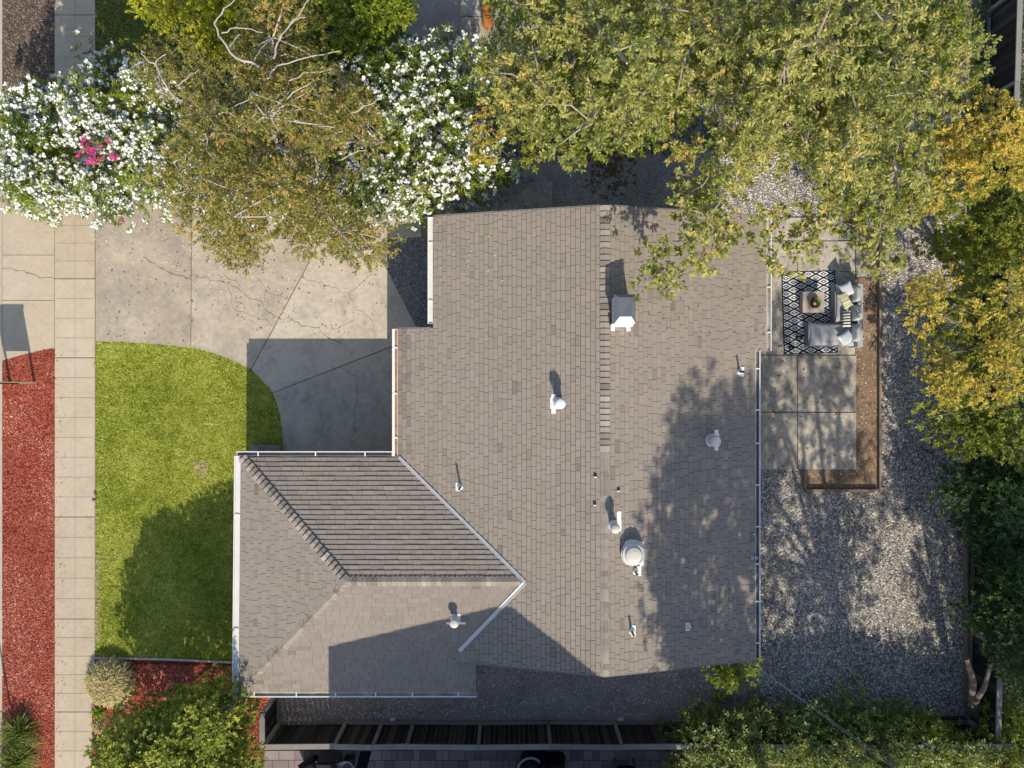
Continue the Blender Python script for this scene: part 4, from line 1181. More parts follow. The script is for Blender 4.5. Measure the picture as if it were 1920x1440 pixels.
e = empty('folded_lounger', (x, y, .03), 'black slatted lounger folded upright against the fence', 'lounger')
mb = MB(); mb.box((x, y - .12, .62), (.34, .03, 1.25), 0, 0, .5, Matrix.Rotation(.18, 3, 'X')); mb.build('panel', M['cloth_dark'], e)
for k in range(5):
    mb = MB(); mb.box((x - .14 + .07 * k, y - .09, .62), (.02, .04, 1.27), 0, 0, .5, Matrix.Rotation(.18, 3, 'X')); mb.build('slat', M['plastic_grey'], e)
# low bench in the shade of the side yard
x, y, _ = P(1360, 1310, .3)
e = empty('wooden_bench', (x, y, 0), 'small brown wooden step half hidden by the lower shrub', 'bench')
for k in (-1, 1):
    mb = MB(); mb.box((x, y + k * .075, .32), (.46, .14, .04), 0, 0, .3); mb.build('seat_plank', M['wood_edge'], e)
    mb = MB(); mb.box((x + k * .18, y, .15), (.06, .26, .30), 0, 0, .2); mb.build('leg', M['wood_edge'], e)
# rocks by the side fence
for px, py, s_, lab in ((737, 1350, .11, 'small pale rock at the fence foot, west one'), (1163, 1350, .12, 'flat grey rock at the fence foot beside a post')):
    x, y, _ = P(px, py); mb = MB(); mb.cushion((x, y + .03, .05), (s_ * 1.8, s_ * 1.2, .14), rz=.4, n=6, e=2)
    tag(mb.build('rock', M['stone']), lab, 'rock', 'rocks by the fence')

# ------------------------------------------------------------------ neighbouring house (its gable throws the shadow on our roof)
nb = empty('neighbour_house', (1, -16, 0), 'two-storey tan neighbour house beyond the lower fence', 'house')
NY = -12.75
prof = [(-4.25, 0), (-4.25, 6.2), (-3.80, 8.2), (1.21, 9.55), (2.3, 9.27), (3.18, 8.85), (4.9, 8.2), (5.1, 6.5), (5.1, 0)]
mb = MB(); v = [(x, NY, z) for x, z in prof] + [(x, NY - 8, z) for x, z in prof]; n = len(prof)
mb.add(v, [tuple(range(n))] + [tuple(range(2 * n - 1, n - 1, -1))] + [(i, i + n, (i + 1) % n + n, (i + 1) % n) for i in range(n)])
mb.build('wall', M['stucco_tan'], nb)
mb = MB()
for (xa, za), (xb, zb) in (((-3.82, 8.19), (1.21, 9.56)), ((1.21, 9.56), (4.95, 8.19))):
    v = []
    for Y in (NY + .02, NY - 8.2):
        v += [(xa, Y, za - .0), (xb, Y, zb), (xb, Y, zb + .06), (xa, Y, za + .06)]
    mb.add(v, [(0, 1, 2, 3), (7, 6, 5, 4), (3, 2, 6, 7), (0, 4, 5, 1), (0, 3, 7, 4), (1, 5, 6, 2)], 0, .5)
mb.build('roof', M['shingle'], nb)
for wx in (-2.2, 2.6):
    mb = MB(); mb.box((wx, NY + .03, 5.2), (1.3, .06, 1.2)); f_ = mb.build('window', M['white'], nb)
    mb = MB(); mb.box((wx, NY + .065, 5.2), (1.14, .02, 1.04)); mb.build('pane', M['glass'], f_)

# ------------------------------------------------------------------ vegetation
def unit(v): return v / (np.linalg.norm(v, axis=-1, keepdims=True) + 1e-9)

def clump_field(poly, ze, zt, R, spacing, rcl, seed, jz=.25, layers=2, keep=1.0, inset=.7, holes=(), edge_small=.7):
    """poly in px; returns arrays x,y,z,r : clumps whose tops follow a domed surface"""
    r = np.random.default_rng(seed)
    k = (HC - (ze + zt) / 2) / FC
    sp = spacing / k
    xs = np.array([p[0] for p in poly]); ys_ = np.array([p[1] for p in poly])
    gx, gy = np.meshgrid(np.arange(xs.min() - sp, xs.max() + sp, sp), np.arange(ys_.min() - sp, ys_.max() + sp, sp * .87))
    gx[1::2] += sp / 2
    gx = gx.ravel() + r.normal(0, sp * .27, gx.size); gy = gy.ravel() + r.normal(0, sp * .27, gy.size)
    ins = inpoly(gx, gy, poly); d = edgedist(gx, gy, poly)
    ok = ins & (d * k > rcl * inset * .6)
    for h in holes: ok &= ~inpoly(gx, gy, h)
    ok &= r.random(len(gx)) < keep
    gx, gy, d = gx[ok], gy[ok], d[ok] * k
    t = np.clip(d / R, 0, 1)
    z = ze + (zt - ze) * np.sqrt(1 - (1 - t) ** 2) + r.normal(0, jz, len(gx))
    rc = rcl * r.uniform(.7, 1.25, len(gx)) * np.where(d < rcl, edge_small, 1)
    kk = (HC - z) / FC
    x, y = (gx - 960) * kk, (720 - gy) * kk
    X, Y, Zc, RC = [x], [y], [z - rc * .5], [rc]
    for l in range(1, layers):
        m_ = d > rcl * .5
        X.append(x[m_] + r.normal(0, .2, m_.sum())); Y.append(y[m_] + r.normal(0, .2, m_.sum()))
        Zc.append(np.maximum(.4, z[m_] - rc[m_] * .5 - l * rcl * 1.35 + r.normal(0, .15, m_.sum()))); RC.append(rc[m_] * 1.05)
    return np.concatenate(X), np.concatenate(Y), np.concatenate(Zc), np.concatenate(RC)

def leaf_quads(p, d, up, L, W, droop=.15):
    """p base points, d unit directions -> quads"""
    s_ = unit(np.cross(d, up))
    mid = p + d * (L * .45)[:, None]
    tip = p + d * L[:, None]; tip[:, 2] -= droop * L
    w = (W / 2)[:, None]
    return np.stack([p, mid + s_ * w, tip, mid - s_ * w], 1)

def foliage(cl, dens, nl, spl, phi, LL, LW, seed, squash=.75, flat=.35, updir=.45, low=-.35, shell=.55):
    """cl clumps; dens sprigs per m2 of clump surface; nl leaves on a sprig; spl sprig length; phi leaf angle range; returns V,tint,sprig tips"""
    r = np.random.default_rng(seed)
    cx, cy, cz, cr = cl
    ns = np.maximum(3, (dens * cr ** 2 * 6).astype(int))
    idx = np.repeat(np.arange(len(cx)), ns); S = len(idx)
    u = r.uniform(low, 1, S); th = r.uniform(0, 2 * np.pi, S); q = np.sqrt(1 - np.clip(u, -1, 1) ** 2)
    dr = np.stack([q * np.cos(th), q * np.sin(th), u], 1)
    # lumpy radius so outlines are uneven
    lump = 1 + .22 * np.sin(3 * th + cx[idx] * 7) * np.cos(2.3 * u * 3 + cy[idx] * 5)
    rad = cr[idx] * (shell + (1 - shell) * r.random(S) ** .6) * lump
    sx = dr * rad[:, None]; sx[:, 2] *= squash
    c = np.stack([cx[idx], cy[idx], cz[idx]], 1) + sx
    ax = unit(dr + np.array([0, 0, updir]) + r.normal(0, .38, (S, 3)))
    ctint = r.normal(0, .13, len(cx))[idx]
    stint = r.normal(0, .10, S)
    base = np.repeat(c, nl, 0); A = np.repeat(ax, nl, 0); n = S * nl
    kk = np.tile(np.arange(nl), S)
    az = kk * 2.399 + np.repeat(r.uniform(0, 6.28, S), nl) + r.normal(0, .3, n)
    ref = unit(np.cross(A, np.array([.31, .52, .79]))); ref2 = np.cross(A, ref)
    perp = ref * np.cos(az)[:, None] + ref2 * np.sin(az)[:, None]
    ph = r.uniform(phi[0], phi[1], n)
    d = A * np.cos(ph)[:, None] + perp * np.sin(ph)[:, None]
    d[:, 2] *= (1 - flat); d = unit(d)
    p = base + A * (spl * (kk / max(nl - 1, 1)))[:, None]
    L = LL * r.uniform(.65, 1.25, n); W = LW * r.uniform(.7, 1.25, n)
    up = unit(np.array([0, 0, 1.0]) + r.normal(0, .45, (n, 3)))
    Q = leaf_quads(p, d, up, L, W)
    t = np.clip(.45 + np.repeat(ctint + stint, nl) + r.normal(0, .18, n), 0, 1)
    tips = c + ax * spl
    return Q.reshape(-1, 3), t, tips, ax

def tree(name, label, cat, cl, lf, leafm, base, trunk_r, barkm, *a_, inner=None, **k_):
    root, tips = tree_(name, label, cat, cl, lf, leafm, base, trunk_r, barkm, *a_, **k_)
    if inner:
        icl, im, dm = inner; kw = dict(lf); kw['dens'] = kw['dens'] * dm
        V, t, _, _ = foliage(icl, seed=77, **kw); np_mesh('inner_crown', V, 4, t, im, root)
    return root, tips

def tree_(name, label, cat, cl, lf, leafm, base, trunk_r, barkm, group=None, seed=0, limbs=9, twig_r=.012, fork=.45, lean=None, crown_name='crown', twigs=True, tmax=None):
    cx, cy, cz, cr = cl
    r = np.random.default_rng(seed)
    bx, by = base
    root = empty(name, (bx, by, 0), label, cat, group)
    parts = lf if isinstance(lf, list) else [lf]
    Vs, Ts = [], []
    tips_all = None
    for i, kw in enumerate(parts):
        V, t, tips, ax = foliage(cl, seed=seed * 10 + i, **kw); Vs.append(V); Ts.append(t); tips_all = (tips, ax)
    np_mesh(crown_name, np.concatenate(Vs), 4, np.concatenate(Ts), leafm, root)
    # trunk, limbs, twigs
    mb = MB()
    pts = np.stack([cx, cy, cz], 1)
    ztop = np.percentile(cz, 60); zf = max(.5, ztop * fork)
    fk = Vector((bx + (np.mean(cx) - bx) * .25, by + (np.mean(cy) - by) * .25, zf))
    if lean: fk = Vector(lean)
    mid = Vector((bx, by, 0)).lerp(fk, .5) + Vector((r.normal(0, .05), r.normal(0, .05), 0))
    mb.tube([(bx, by, -.05), (bx + .01, by, .15), mid, fk], [trunk_r * 1.35, trunk_r * 1.05, trunk_r * .9, trunk_r * .75], 9)
    # limb targets by farthest point sampling
    sel = [int(r.integers(len(pts)))]; dist = np.linalg.norm(pts - pts[sel[0]], axis=1)
    for _ in range(min(limbs, len(pts)) - 1):
        j = int(dist.argmax()); sel.append(j); dist = np.minimum(dist, np.linalg.norm(pts - pts[j], axis=1))
    nodes, nr = [], []
    for j in sel:
        tgt = Vector(pts[j]) - Vector((0, 0, .1)); n = 7; line = []
        c1 = fk.lerp(tgt, .45) + Vector((r.normal(0, .2), r.normal(0, .2), .25 * (tgt.z - fk.z)))
        for i in range(n):
            t = i / (n - 1)
            p = fk * (1 - t) ** 2 + c1 * 2 * t * (1 - t) + tgt * t ** 2
            if 0 < i < n - 1: p += Vector((r.normal(0, .05), r.normal(0, .05), r.normal(0, .05)))
            line.append(p)
        rads = [trunk_r * .62 * (1 - t_) + twig_r * 1.6 * t_ for t_ in np.linspace(0, 1, n) ** .7]
        mb.tube(line, rads, 6)
        nodes += line[1:]; nr += rads[1:]
    if twigs:
        N = np.array([tuple(p) for p in nodes])
        for j in range(len(pts)):
            if j in sel: continue
            i = int(np.linalg.norm(N - pts[j], axis=1).argmin())
            a, b = Vector(N[i]), Vector(pts[j])
            if (b - a).length > 3.5: pass
            m_ = a.lerp(b, .5) + Vector((r.normal(0, .1), r.normal(0, .1), r.normal(0, .08) + .1))
            mb.tube([a, m_, b], [min(nr[i], .05) * .6 + twig_r * .4, twig_r * 1.3, twig_r * .6], 4, cap=False)
    mb.build('trunk', barkm, root)
    return root, tips_all

def flowers(tips, ax, frac, size, m, root, seed, name='blossoms', np_=5, sel=None):
    r = np.random.default_rng(seed)
    k = r.random(len(tips)) < frac
    k &= (ax[:, 2] > (.15 if frac < .99 else -.5))
    k &= (np.sin(tips[:, 0] * 2.1 + 1.7 * np.sin(tips[:, 1] * 1.9)) + np.sin(tips[:, 1] * 3.3 + tips[:, 0] * 1.3) > r.normal(-1.25, .8, len(tips))) | (frac > .99)
    t, a = tips[k], ax[k]
    nf = 6
    c = np.repeat(t, nf, 0) + r.normal(0, size * .95, (len(t) * nf, 3)) * np.array([1, 1, .5]) + np.repeat(a, nf, 0) * .03
    n = len(c)
    size = size * np.repeat(r.uniform(.55, 1.25, len(t)), nf)[:, None]
    nrm = unit(np.array([0, -.25, 1.0]) + r.normal(0, .4, (n, 3)))
    Q = []
    th = r.uniform(0, 6.28, n)
    ref = unit(np.cross(nrm, np.array([1.0, .2, .1]))); ref2 = np.cross(nrm, ref)
    for q in range(2):
        an = th + q * np.pi / 4
        u = (ref * np.cos(an)[:, None] + ref2 * np.sin(an)[:, None]) * size; w = np.cross(nrm, u)
        cc = c + nrm * (.003 * q)
        Q.append(np.stack([cc - u, cc - w, cc + u, cc + w], 1))
    V = np.concatenate(Q).reshape(-1, 3)
    return np_mesh(name, V, 4, np.clip(r.normal(.7, .2, 2 * n), 0, 1), m, root)

OLE = dict(dens=30, nl=11, spl=.10, phi=(.55, 1.35), LL=.15, LW=.030, flat=.15, updir=.6, squash=.9)
HED = 'white oleander hedge along the driveway'
o0 = [(-14, 175), (0, 165), (50, 150), (90, 155), (120, 190), (130, 300), (125, 408), (60, 402), (0, 378), (-14, 370)]
cl = clump_field(o0, 3.0, 4.0, 1.0, .46, .38, 100, .2, 2, inset=.3)
cz0 = clump_field(o0, 1.2, 2.0, 1.0, .6, .40, 99, .2, 1, inset=.3); cl = tuple(np.concatenate([a, b]) for a, b in zip(cl, cz0))
t_, (tp, ax_) = tree('oleander', 'leftmost white-flowered oleander, at the kerb end of the hedge', 'shrub', cl, OLE, M['leaf_oleander'], P(40, 260, 0)[:2], .07, M['bark'], HED, 6, 10)
flowers(tp, ax_, .80, .040, M['flower'], t_, 6)
o1 = [(100, 150), (135, 122), (210, 130), (262, 120), (310, 130), (330, 180), (335, 300), (325, 408), (270, 402), (215, 395), (180, 398), (125, 408), (110, 300)]
cl = clump_field(o1, 2.6, 4.1, 1.5, .52, .42, 101, .25, 2)
t_, (tp, ax_) = tree('oleander', 'tall white-flowered oleander over the pavement, around the magenta blooms', 'shrub', cl, OLE, M['leaf_oleander'], P(150, 260, 0)[:2], .10, M['bark'], HED, 1, 12)
flowers(tp, ax_, .80, .040, M['flower'], t_, 1)
cl = clump_field([(112, 68), (150, 55), (180, 75), (235, 72), (262, 90), (290, 85), (330, 100), (330, 150), (220, 150), (160, 115), (130, 105)], 2.0, 2.6, .6, .40, .27, 102, .12, 1, keep=.9)
t_, (tp, ax_) = tree('oleander', 'small oleander sprays reaching over the shaded pavement', 'shrub', cl, dict(OLE, dens=20), M['leaf_oleander'], P(215, 130)[:2], .05, M['bark'], HED, 2, 6)
flowers(tp, ax_, .45, .036, M['flower'], t_, 2)
cl = clump_field([(300, 120), (470, 130), (640, 110), (690, 120), (690, 300), (690, 430), (600, 440), (480, 425), (400, 425), (320, 412)], 1.6, 3.2, 1.5, .58, .43, 103, .25, 2)
t_, (tp, ax_) = tree('oleander', 'white oleander mostly hidden beneath the olive-brown tree', 'shrub', cl, OLE, M['leaf_oleander'], P(480, 280)[:2], .10, M['bark'], HED, 3, 12)
flowers(tp, ax_, .60, .038, M['flower'], t_, 3)
o3 = [(625, 112), (665, 96), (740, 72), (770, 45), (800, 58), (850, 52), (880, 70), (905, 95), (912, 150), (905, 200), (930, 250), (985, 290), (1015, 328), (950, 350), (880, 368), (830, 400), (815, 425), (795, 432), (765, 405), (720, 420), (660, 415), (640, 350)]
cl = clump_field(o3, 1.9, 3.5, 1.4, .52, .42, 104, .25, 2, edge_small=.75)
t_, (tp, ax_) = tree('oleander', 'white-flowered oleander reaching the top left roof corner', 'shrub', cl, OLE, M['leaf_oleander'], P(800, 230)[:2], .10, M['bark'], HED, 4, 12)
flowers(tp, ax_, .60, .040, M['flower'], t_, 4)
# pink one
cl = clump_field([(160, 255), (190, 255), (210, 280), (215, 300), (190, 300), (180, 325), (155, 320)], 4.25, 4.4, .4, .26, .18, 105, .05, 1, inset=.2)
c2 = clump_field([(183, 385), (225, 385), (225, 412), (183, 410)], 2.1, 2.2, .4, .22, .16, 106, .04, 1, inset=.1)
cl = tuple(np.concatenate([a, b]) for a, b in zip(cl, c2))
t_, (tp, ax_) = tree('pink_oleander', 'magenta-flowered oleander poking through the white hedge', 'shrub', cl, dict(OLE, dens=20), M['leaf_oleander'], P(185, 320)[:2], .04, M['bark'], None, 5, 5)
flowers(tp, ax_, 1.0, .042, M['flower_pink'], t_, 5)

# olive-brown tree with pale branches
bpoly = [(232, 112), (270, 78), (330, 72), (370, 80), (420, 92), (432, 50), (450, -30), (560, -30), (600, 15), (590, 60), (640, 100), (668, 150), (700, 185), (735, 250), (700, 300), (655, 340), (660, 390), (715, 425), (742, 455), (735, 480), (690, 522), (668, 500), (640, 480), (610, 500), (585, 485), (530, 462), (490, 478), (455, 512), (412, 510), (398, 478), (350, 462), (318, 462), (308, 438), (335, 400), (300, 345), (255, 318), (322, 268), (318, 205), (275, 180), (262, 140)]
bh = [[(480, 255), (530, 262), (525, 330), (480, 320)], [(300, 150), (340, 160), (335, 185), (300, 180)], [(350, 105), (395, 100), (390, 125), (350, 120)], [(590, 150), (625, 150), (620, 180), (595, 175)], [(275, 300), (300, 300), (298, 318), (275, 316)], [(395, 205), (440, 200), (440, 240), (400, 240)]]
cl = clump_field(bpoly, 4.6, 7.4, 2.4, .42, .36, 110, .50, 1, keep=.86, inset=.5, holes=bh, edge_small=.75)
c2 = clump_field(bpoly, 3.6, 6.0, 2.4, .62, .36, 111, .3, 1, keep=.7, inset=1.3, holes=bh)
cl = tuple(np.concatenate([a, b]) for a, b in zip(cl, c2))
OLV = dict(dens=46, nl=9, spl=.16, phi=(.4, 1.2), LL=.080, LW=.036, flat=.3, updir=.1, squash=.62, low=-.5)
t_, _ = tree('birch_tree', 'olive-brown birch with pale branches spreading over the white hedge', 'tree', cl, OLV, M['leaf_olive'], P(545, 300)[:2], .13, M['bark_white'], None, 11, 16, twig_r=.010, fork=.4)
def branch(pts, z, r0, r1=.012, n=5, dz=0):
    mb = MB()
    r = random.Random(int(pts[0][0]))
    L = []
    for i, (a, b) in enumerate(pts):
        t = i / (len(pts) - 1)
        L.append(Vector(P(a, b, z - (1 - t) * dz)))
    # subdivide with small wobble
    out = [L[0]]
    for a, b in zip(L[:-1], L[1:]):
        for q in (.33, .67, 1): out.append(a.lerp(b, q) + Vector((r.gauss(0, .018), r.gauss(0, .018), r.gauss(0, .02))))
    R = [r0 + (r1 - r0) * i / (len(out) - 1) for i in range(len(out))]
    mb.tube(out, R, n); mb.build('branch', M['bark_white'], t_)
for pts, z, r0 in [([(332, 192), (315, 165), (290, 125), (265, 100), (268, 95)], 7.0, .035), ([(290, 125), (296, 110), (312, 102)], 7.0, .02), ([(328, 162), (350, 145), (372, 130)], 7.0, .018),
                   ([(485, 125), (440, 105), (415, 75), (404, 45), (420, 15), (445, -5)], 7.5, .045), ([(415, 62), (430, 55), (460, 52), (495, 62)], 7.5, .02), ([(432, 90), (440, 72), (448, 66)], 7.4, .015),
                   ([(513, 110), (520, 80), (535, 58), (560, 30), (582, -5)], 7.5, .032), ([(535, 58), (550, 38), (575, 32)], 7.5, .014),
                   ([(500, 148), (512, 128), (540, 118), (590, 105), (640, 93)], 7.6, .030), ([(540, 152), (570, 140), (600, 133), (622, 130)], 7.6, .022), ([(472, 172), (490, 182), (530, 196), (560, 202)], 7.7, .022),
                   ([(480, 178), (460, 190), (440, 200)], 7.7, .014), ([(640, 242), (622, 238), (600, 238)], 7.4, .030), ([(622, 260), (640, 246)], 7.4, .015), ([(660, 212), (690, 196), (712, 185)], 7.2, .02),
                   ([(385, 250), (388, 282), (402, 300)], 7.4, .018), ([(362, 275), (345, 298), (325, 303)], 7.2, .015), ([(410, 215), (425, 212), (442, 218)], 7.5, .016), ([(268, 335), (290, 352), (305, 362)], 6.4, .016), ([(320, 365), (350, 358), (380, 362)], 6.6, .016),
                   ([(375, 385), (400, 392), (420, 400)], 6.2, .016), ([(470, 335), (500, 342), (535, 338)], 7.0, .022), ([(455, 345), (420, 350)], 6.9, .02), ([(330, 430), (328, 400), (332, 385)], 5.6, .015),
                   ([(415, 455), (450, 440), (470, 428)], 5.6, .018), ([(500, 410), (520, 398), (545, 390)], 6.0, .014), ([(453, 365), (462, 390), (463, 405)], 6.4, .012), ([(640, 300), (665, 285), (690, 282)], 6.8, .02), ([(525, 395), (528, 370), (530, 352)], 6.6, .018), ([(590, 430), (610, 410), (625, 380)], 6.0, .014)]:
    branch(pts, z, r0 * .62, .008)

# lime-green shrubs at the top
LIM = dict(dens=55, nl=8, spl=.10, phi=(.3, 1.0), LL=.095, LW=.038, flat=.1, updir=.3, squash=.9)
cl = clump_field([(215, -60), (540, -60), (530, 60), (420, 95), (370, 95), (310, 80), (275, 50), (258, 25), (215, 0)], 2.2, 3.8, 1.3, .42, .36, 120, .15, 2)
tree('lime_shrub', 'bright yellow-green shrub at the upper left edge', 'shrub', cl, LIM, M['leaf_lime'], P(340, 10)[:2], .08, M['bark'], None, 21, 8)
cl = clump_field([(400, 60), (470, -60), (790, -60), (775, 10), (770, 40), (740, 62), (700, 92), (650, 108), (560, 130), (440, 135)], 1.8, 3.6, 1.5, .50, .42, 121, .3, 2)
tree('broadleaf_shrub', 'lime and green shrub between the birch and the dark path', 'shrub', cl, dict(LIM, LL=.12, LW=.05, dens=45), M['leaf_bright'], P(620, 20)[:2], .08, M['bark'], None, 22, 8)
# golden shrub in the hedge
cl = clump_field([(870, 270), (890, 200), (905, 170), (940, 180), (965, 220), (955, 270), (930, 300), (900, 315), (880, 305)], 4.0, 4.6, .7, .30, .22, 122, .15, 1, keep=.85)
tree('golden_shrub', 'golden-leaved shrub between white oleander and big green tree', 'shrub', cl, dict(OLE, LL=.12, LW=.04, dens=20), M['leaf_gold'], P(925, 220)[:2], .05, M['bark'], None, 23, 6)
# brown shrub in the shade
cl = clump_field([(1095, 270), (1200, 270), (1205, 350), (1180, 372), (1110, 372), (1092, 340)], .8, 1.7, .8, .36, .30, 123, .1, 1)
tree('brown_shrub', 'reddish-brown shrub in deep shade above the roof ridge', 'shrub', cl, dict(LIM, dens=18), M['leaf_brown'], P(1150, 320)[:2], .05, M['bark'], None, 24, 6)
# orange-barked trunk
x, y, _ = P(914, 46); e = empty('orange_trunk', (x, y, 0), 'orange-barked leafless trunk beside the dark path at the top', 'tree trunk')
mb = MB(); mb.tube([(x, y, -.05), (x + .01, y, .8), (x - .03, y + .05, 2.0), (x, y + .1, 3.4)], [.17, .14, .12, .10], 12); mb.build('trunk', M['bark_orange'], e)
mb = MB(); mb.tube([(x + .05, y + .0, 2.4), (x + .4, y + .1, 3.2)], [.06, .04], 8); mb.build('limb', M['bark_orange'], e)

# big green trees, upper right
GRN = dict(dens=27, nl=11, spl=.17, phi=(.5, 1.3), LL=.112, LW=.046, flat=.25, updir=.15, squash=.6, low=-.4)
GRNG = 'large green trees over the back yard'
ga = [(870, -60), (1330, -60), (1340, 120), (1330, 290), (1290, 345), (1285, 300), (1250, 285), (1205, 278), (1165, 290), (1140, 285), (1100, 300), (1090, 340), (1050, 348), (1035, 325), (1015, 340), (990, 300), (940, 240), (905, 200), (880, 100), (920, 60), (925, 20)]
gah = [[(862, 0), (912, 0), (912, 120), (862, 90)], [(945, 40), (985, 40), (985, 90), (945, 90)], [(980, 118), (1060, 122), (1055, 145), (985, 140)]]
cl = clump_field(ga, 5.2, 8.2, 2.2, .58, .42, 130, .60, 1, keep=.86, holes=gah)
ci = clump_field(ga, 4.2, 6.9, 2.2, .58, .46, 230, .4, 1, holes=gah)
ta, _ = tree('shade_tree', 'large green tree between the white hedge and the roof ridge', 'tree', cl, GRN, M['leaf_green'], P(1080, 130)[:2], .20, M['bark_tan'], GRNG, 31, 16, twig_r=.014, inner=(ci, M['leaf_mid'], .85))  # darker inner leaves paint the shade inside the crown
gb = [(1300, -60), (1830, -60), (1815, 5), (1825, 40), (1850, 60), (1880, 80), (1905, 95), (1890, 112), (1850, 118), (1850, 150), (1800, 180), (1780, 260), (1780, 340), (1745, 400), (1700, 425), (1640, 420), (1590, 400), (1560, 370), (1540, 340), (1490, 330), (1440, 335), (1400, 330), (1400, 380), (1420, 400), (1360, 425), (1290, 430), (1270, 400), (1290, 350), (1320, 290), (1320, 100)]
gbh = [[(1210, 130), (1255, 130), (1250, 165), (1210, 160)], [(1610, 165), (1650, 165), (1640, 200), (1605, 195)]]
cl = clump_field(gb, 5.0, 8.6, 2.4, .58, .42, 131, .60, 1, keep=.88, holes=gbh)
ci = clump_field(gb, 4.0, 7.2, 2.4, .58, .46, 231, .4, 1, holes=gbh)
tb, _ = tree('shade_tree', 'largest green tree, its sprays hanging over gravel and patio', 'tree', cl, GRN, M['leaf_green'], P(1560, 160)[:2], .24, M['bark_tan'], GRNG, 32, 18, twig_r=.014, inner=(ci, M['leaf_mid'], .85))  # inner layer coloured darker to put depth shade between the clumps
# hanging sprays over roof and patio: a part of the big tree
def sprays(poly, z, spacing, rcl, keep, seed, root, anchor, kw):
    cl = clump_field(poly, z, z + .5, 1.0, spacing, rcl, seed, .2, 1, keep=keep, inset=.2, edge_small=.9)
    V, t, _, _ = foliage(cl, seed=seed, **kw)
    np_mesh('spray_leaves', V, 4, t, M['leaf_green'], root)
    mb = MB(); r = random.Random(seed); a = Vector(P(*anchor))
    pts = sorted([Vector((x, y, zz)) for x, y, zz in zip(cl[0], cl[1], cl[2])], key=lambda p: (p - a).length)
    done = [a]
    for p in pts:
        q = min(done, key=lambda d_: (d_ - p).length + (.25 * (a - d_).length))
        m_ = q.lerp(p, .5) + Vector((r.gauss(0, .04), r.gauss(0, .04), .04)); mb.tube([q, m_, p], [.014, .011, .008], 4, cap=False); done.append(p)
    mb.build('spray_twigs', M['bark_tan'], root)
SPK = dict(GRN, dens=17, nl=9, LL=.15, LW=.074, spl=.16)
sprays([(1285, 400), (1420, 405), (1445, 440), (1420, 470), (1380, 470), (1330, 500), (1290, 530), (1250, 545), (1200, 560), (1178, 545), (1200, 520), (1240, 500), (1200, 470), (1220, 455), (1270, 450)], 5.6, .27, .20, .92, 140, tb, (1340, 400, 6.2), SPK)
sprays([(1420, 370), (1600, 370), (1590, 420), (1560, 430), (1540, 460), (1530, 500), (1500, 505), (1440, 520), (1425, 480), (1440, 430)], 5.2, .32, .18, .75, 141, tb, (1500, 340, 6.5), SPK)
sprays([(1590, 400), (1700, 420), (1695, 470), (1690, 500), (1650, 522), (1630, 500), (1600, 490), (1580, 450)], 5.4, .28, .20, .92, 142, tb, (1660, 390, 6.5), SPK)
sprays([(1265, 320), (1310, 320), (1320, 400), (1290, 430), (1270, 390)], 5.6, .28, .24, .95, 143, tb, (1330, 330, 6.5), SPK)

# golden trees
GLD = dict(dens=60, nl=8, spl=.11, phi=(.35, 1.1), LL=.095, LW=.042, flat=.15, updir=.35, squash=.7)
GG = 'golden-yellow trees along the right fence'
gd = [(1795, 185), (1840, 150), (1880, 160), (1900, 195), (1915, 200), (2010, 180), (2010, 380), (1880, 350), (1830, 385), (1790, 420), (1745, 415), (1700, 450), (1650, 430), (1640, 395), (1690, 370), (1740, 340), (1760, 300), (1750, 250)]
cl = clump_field(gd, 4.8, 6.6, 1.3, .46, .36, 150, .40, 1, keep=.80)
ci = clump_field(gd, 4.0, 5.6, 1.3, .46, .38, 250, .3, 1)
tree('golden_tree', 'golden-yellow tree against the large green tree, upper right', 'tree', cl, GLD, M['leaf_gold'], P(1790, 290)[:2], .12, M['bark'], GG, 41, 10, inner=(ci, M['leaf_mid'], .8))
gd2 = [(1712, 525), (1740, 500), (1770, 492), (1800, 505), (1830, 500), (1850, 520), (1880, 505), (1960, 495), (1960, 770), (1900, 790), (1870, 778), (1840, 760), (1810, 755), (1790, 770), (1765, 765), (1745, 735), (1735, 700), (1716, 705), (1728, 650), (1725, 620), (1706, 590)]
g2h = [[(1795, 540), (1835, 550), (1830, 600), (1845, 650), (1810, 680), (1770, 650), (1795, 600)]]
cl = clump_field(gd2, 3.8, 5.8, 1.2, .46, .36, 151, .50, 1, holes=g2h, keep=.82)
c2 = clump_field(gd2, 2.6, 4.4, 1.2, .55, .38, 152, .3, 1)
tree('golden_tree', 'golden-yellow tree bulging over the gravel at mid right', 'tree', cl, GLD, M['leaf_gold'], P(1850, 640)[:2], .12, M['bark'], GG, 42, 10, inner=(c2, M['leaf_mid'], .9))
# green trees to the right
MID = dict(dens=42, nl=8, spl=.12, phi=(.35, 1.1), LL=.115, LW=.045, flat=.15, updir=.3, squash=.7)
GE = 'green trees along the right fence'
cl = clump_field([(1760, 745), (1800, 755), (1850, 765), (1960, 775), (1960, 870), (1900, 885), (1860, 850), (1835, 870), (1800, 850), (1770, 800)], 2.4, 3.6, 1.0, .46, .38, 153, .2, 2)
tree('green_shrub', 'mid-green shrub just below the lower golden tree', 'shrub', cl, MID, M['leaf_mid'], P(1870, 820)[:2], .08, M['bark'], GE, 43, 8)
cl = clump_field([(1745, 455), (1790, 420), (1830, 390), (1860, 330), (2020, 330), (2020, 500), (1880, 505), (1840, 495), (1800, 500), (1760, 490)], 1.8, 3.2, 1.2, .48, .40, 154, .25, 2)
tree('dark_shrub', 'dark olive shrub in the gap between the golden trees', 'shrub', cl, MID, M['leaf_mid'], P(1870, 450)[:2], .08, M['bark'], GE, 44, 8)
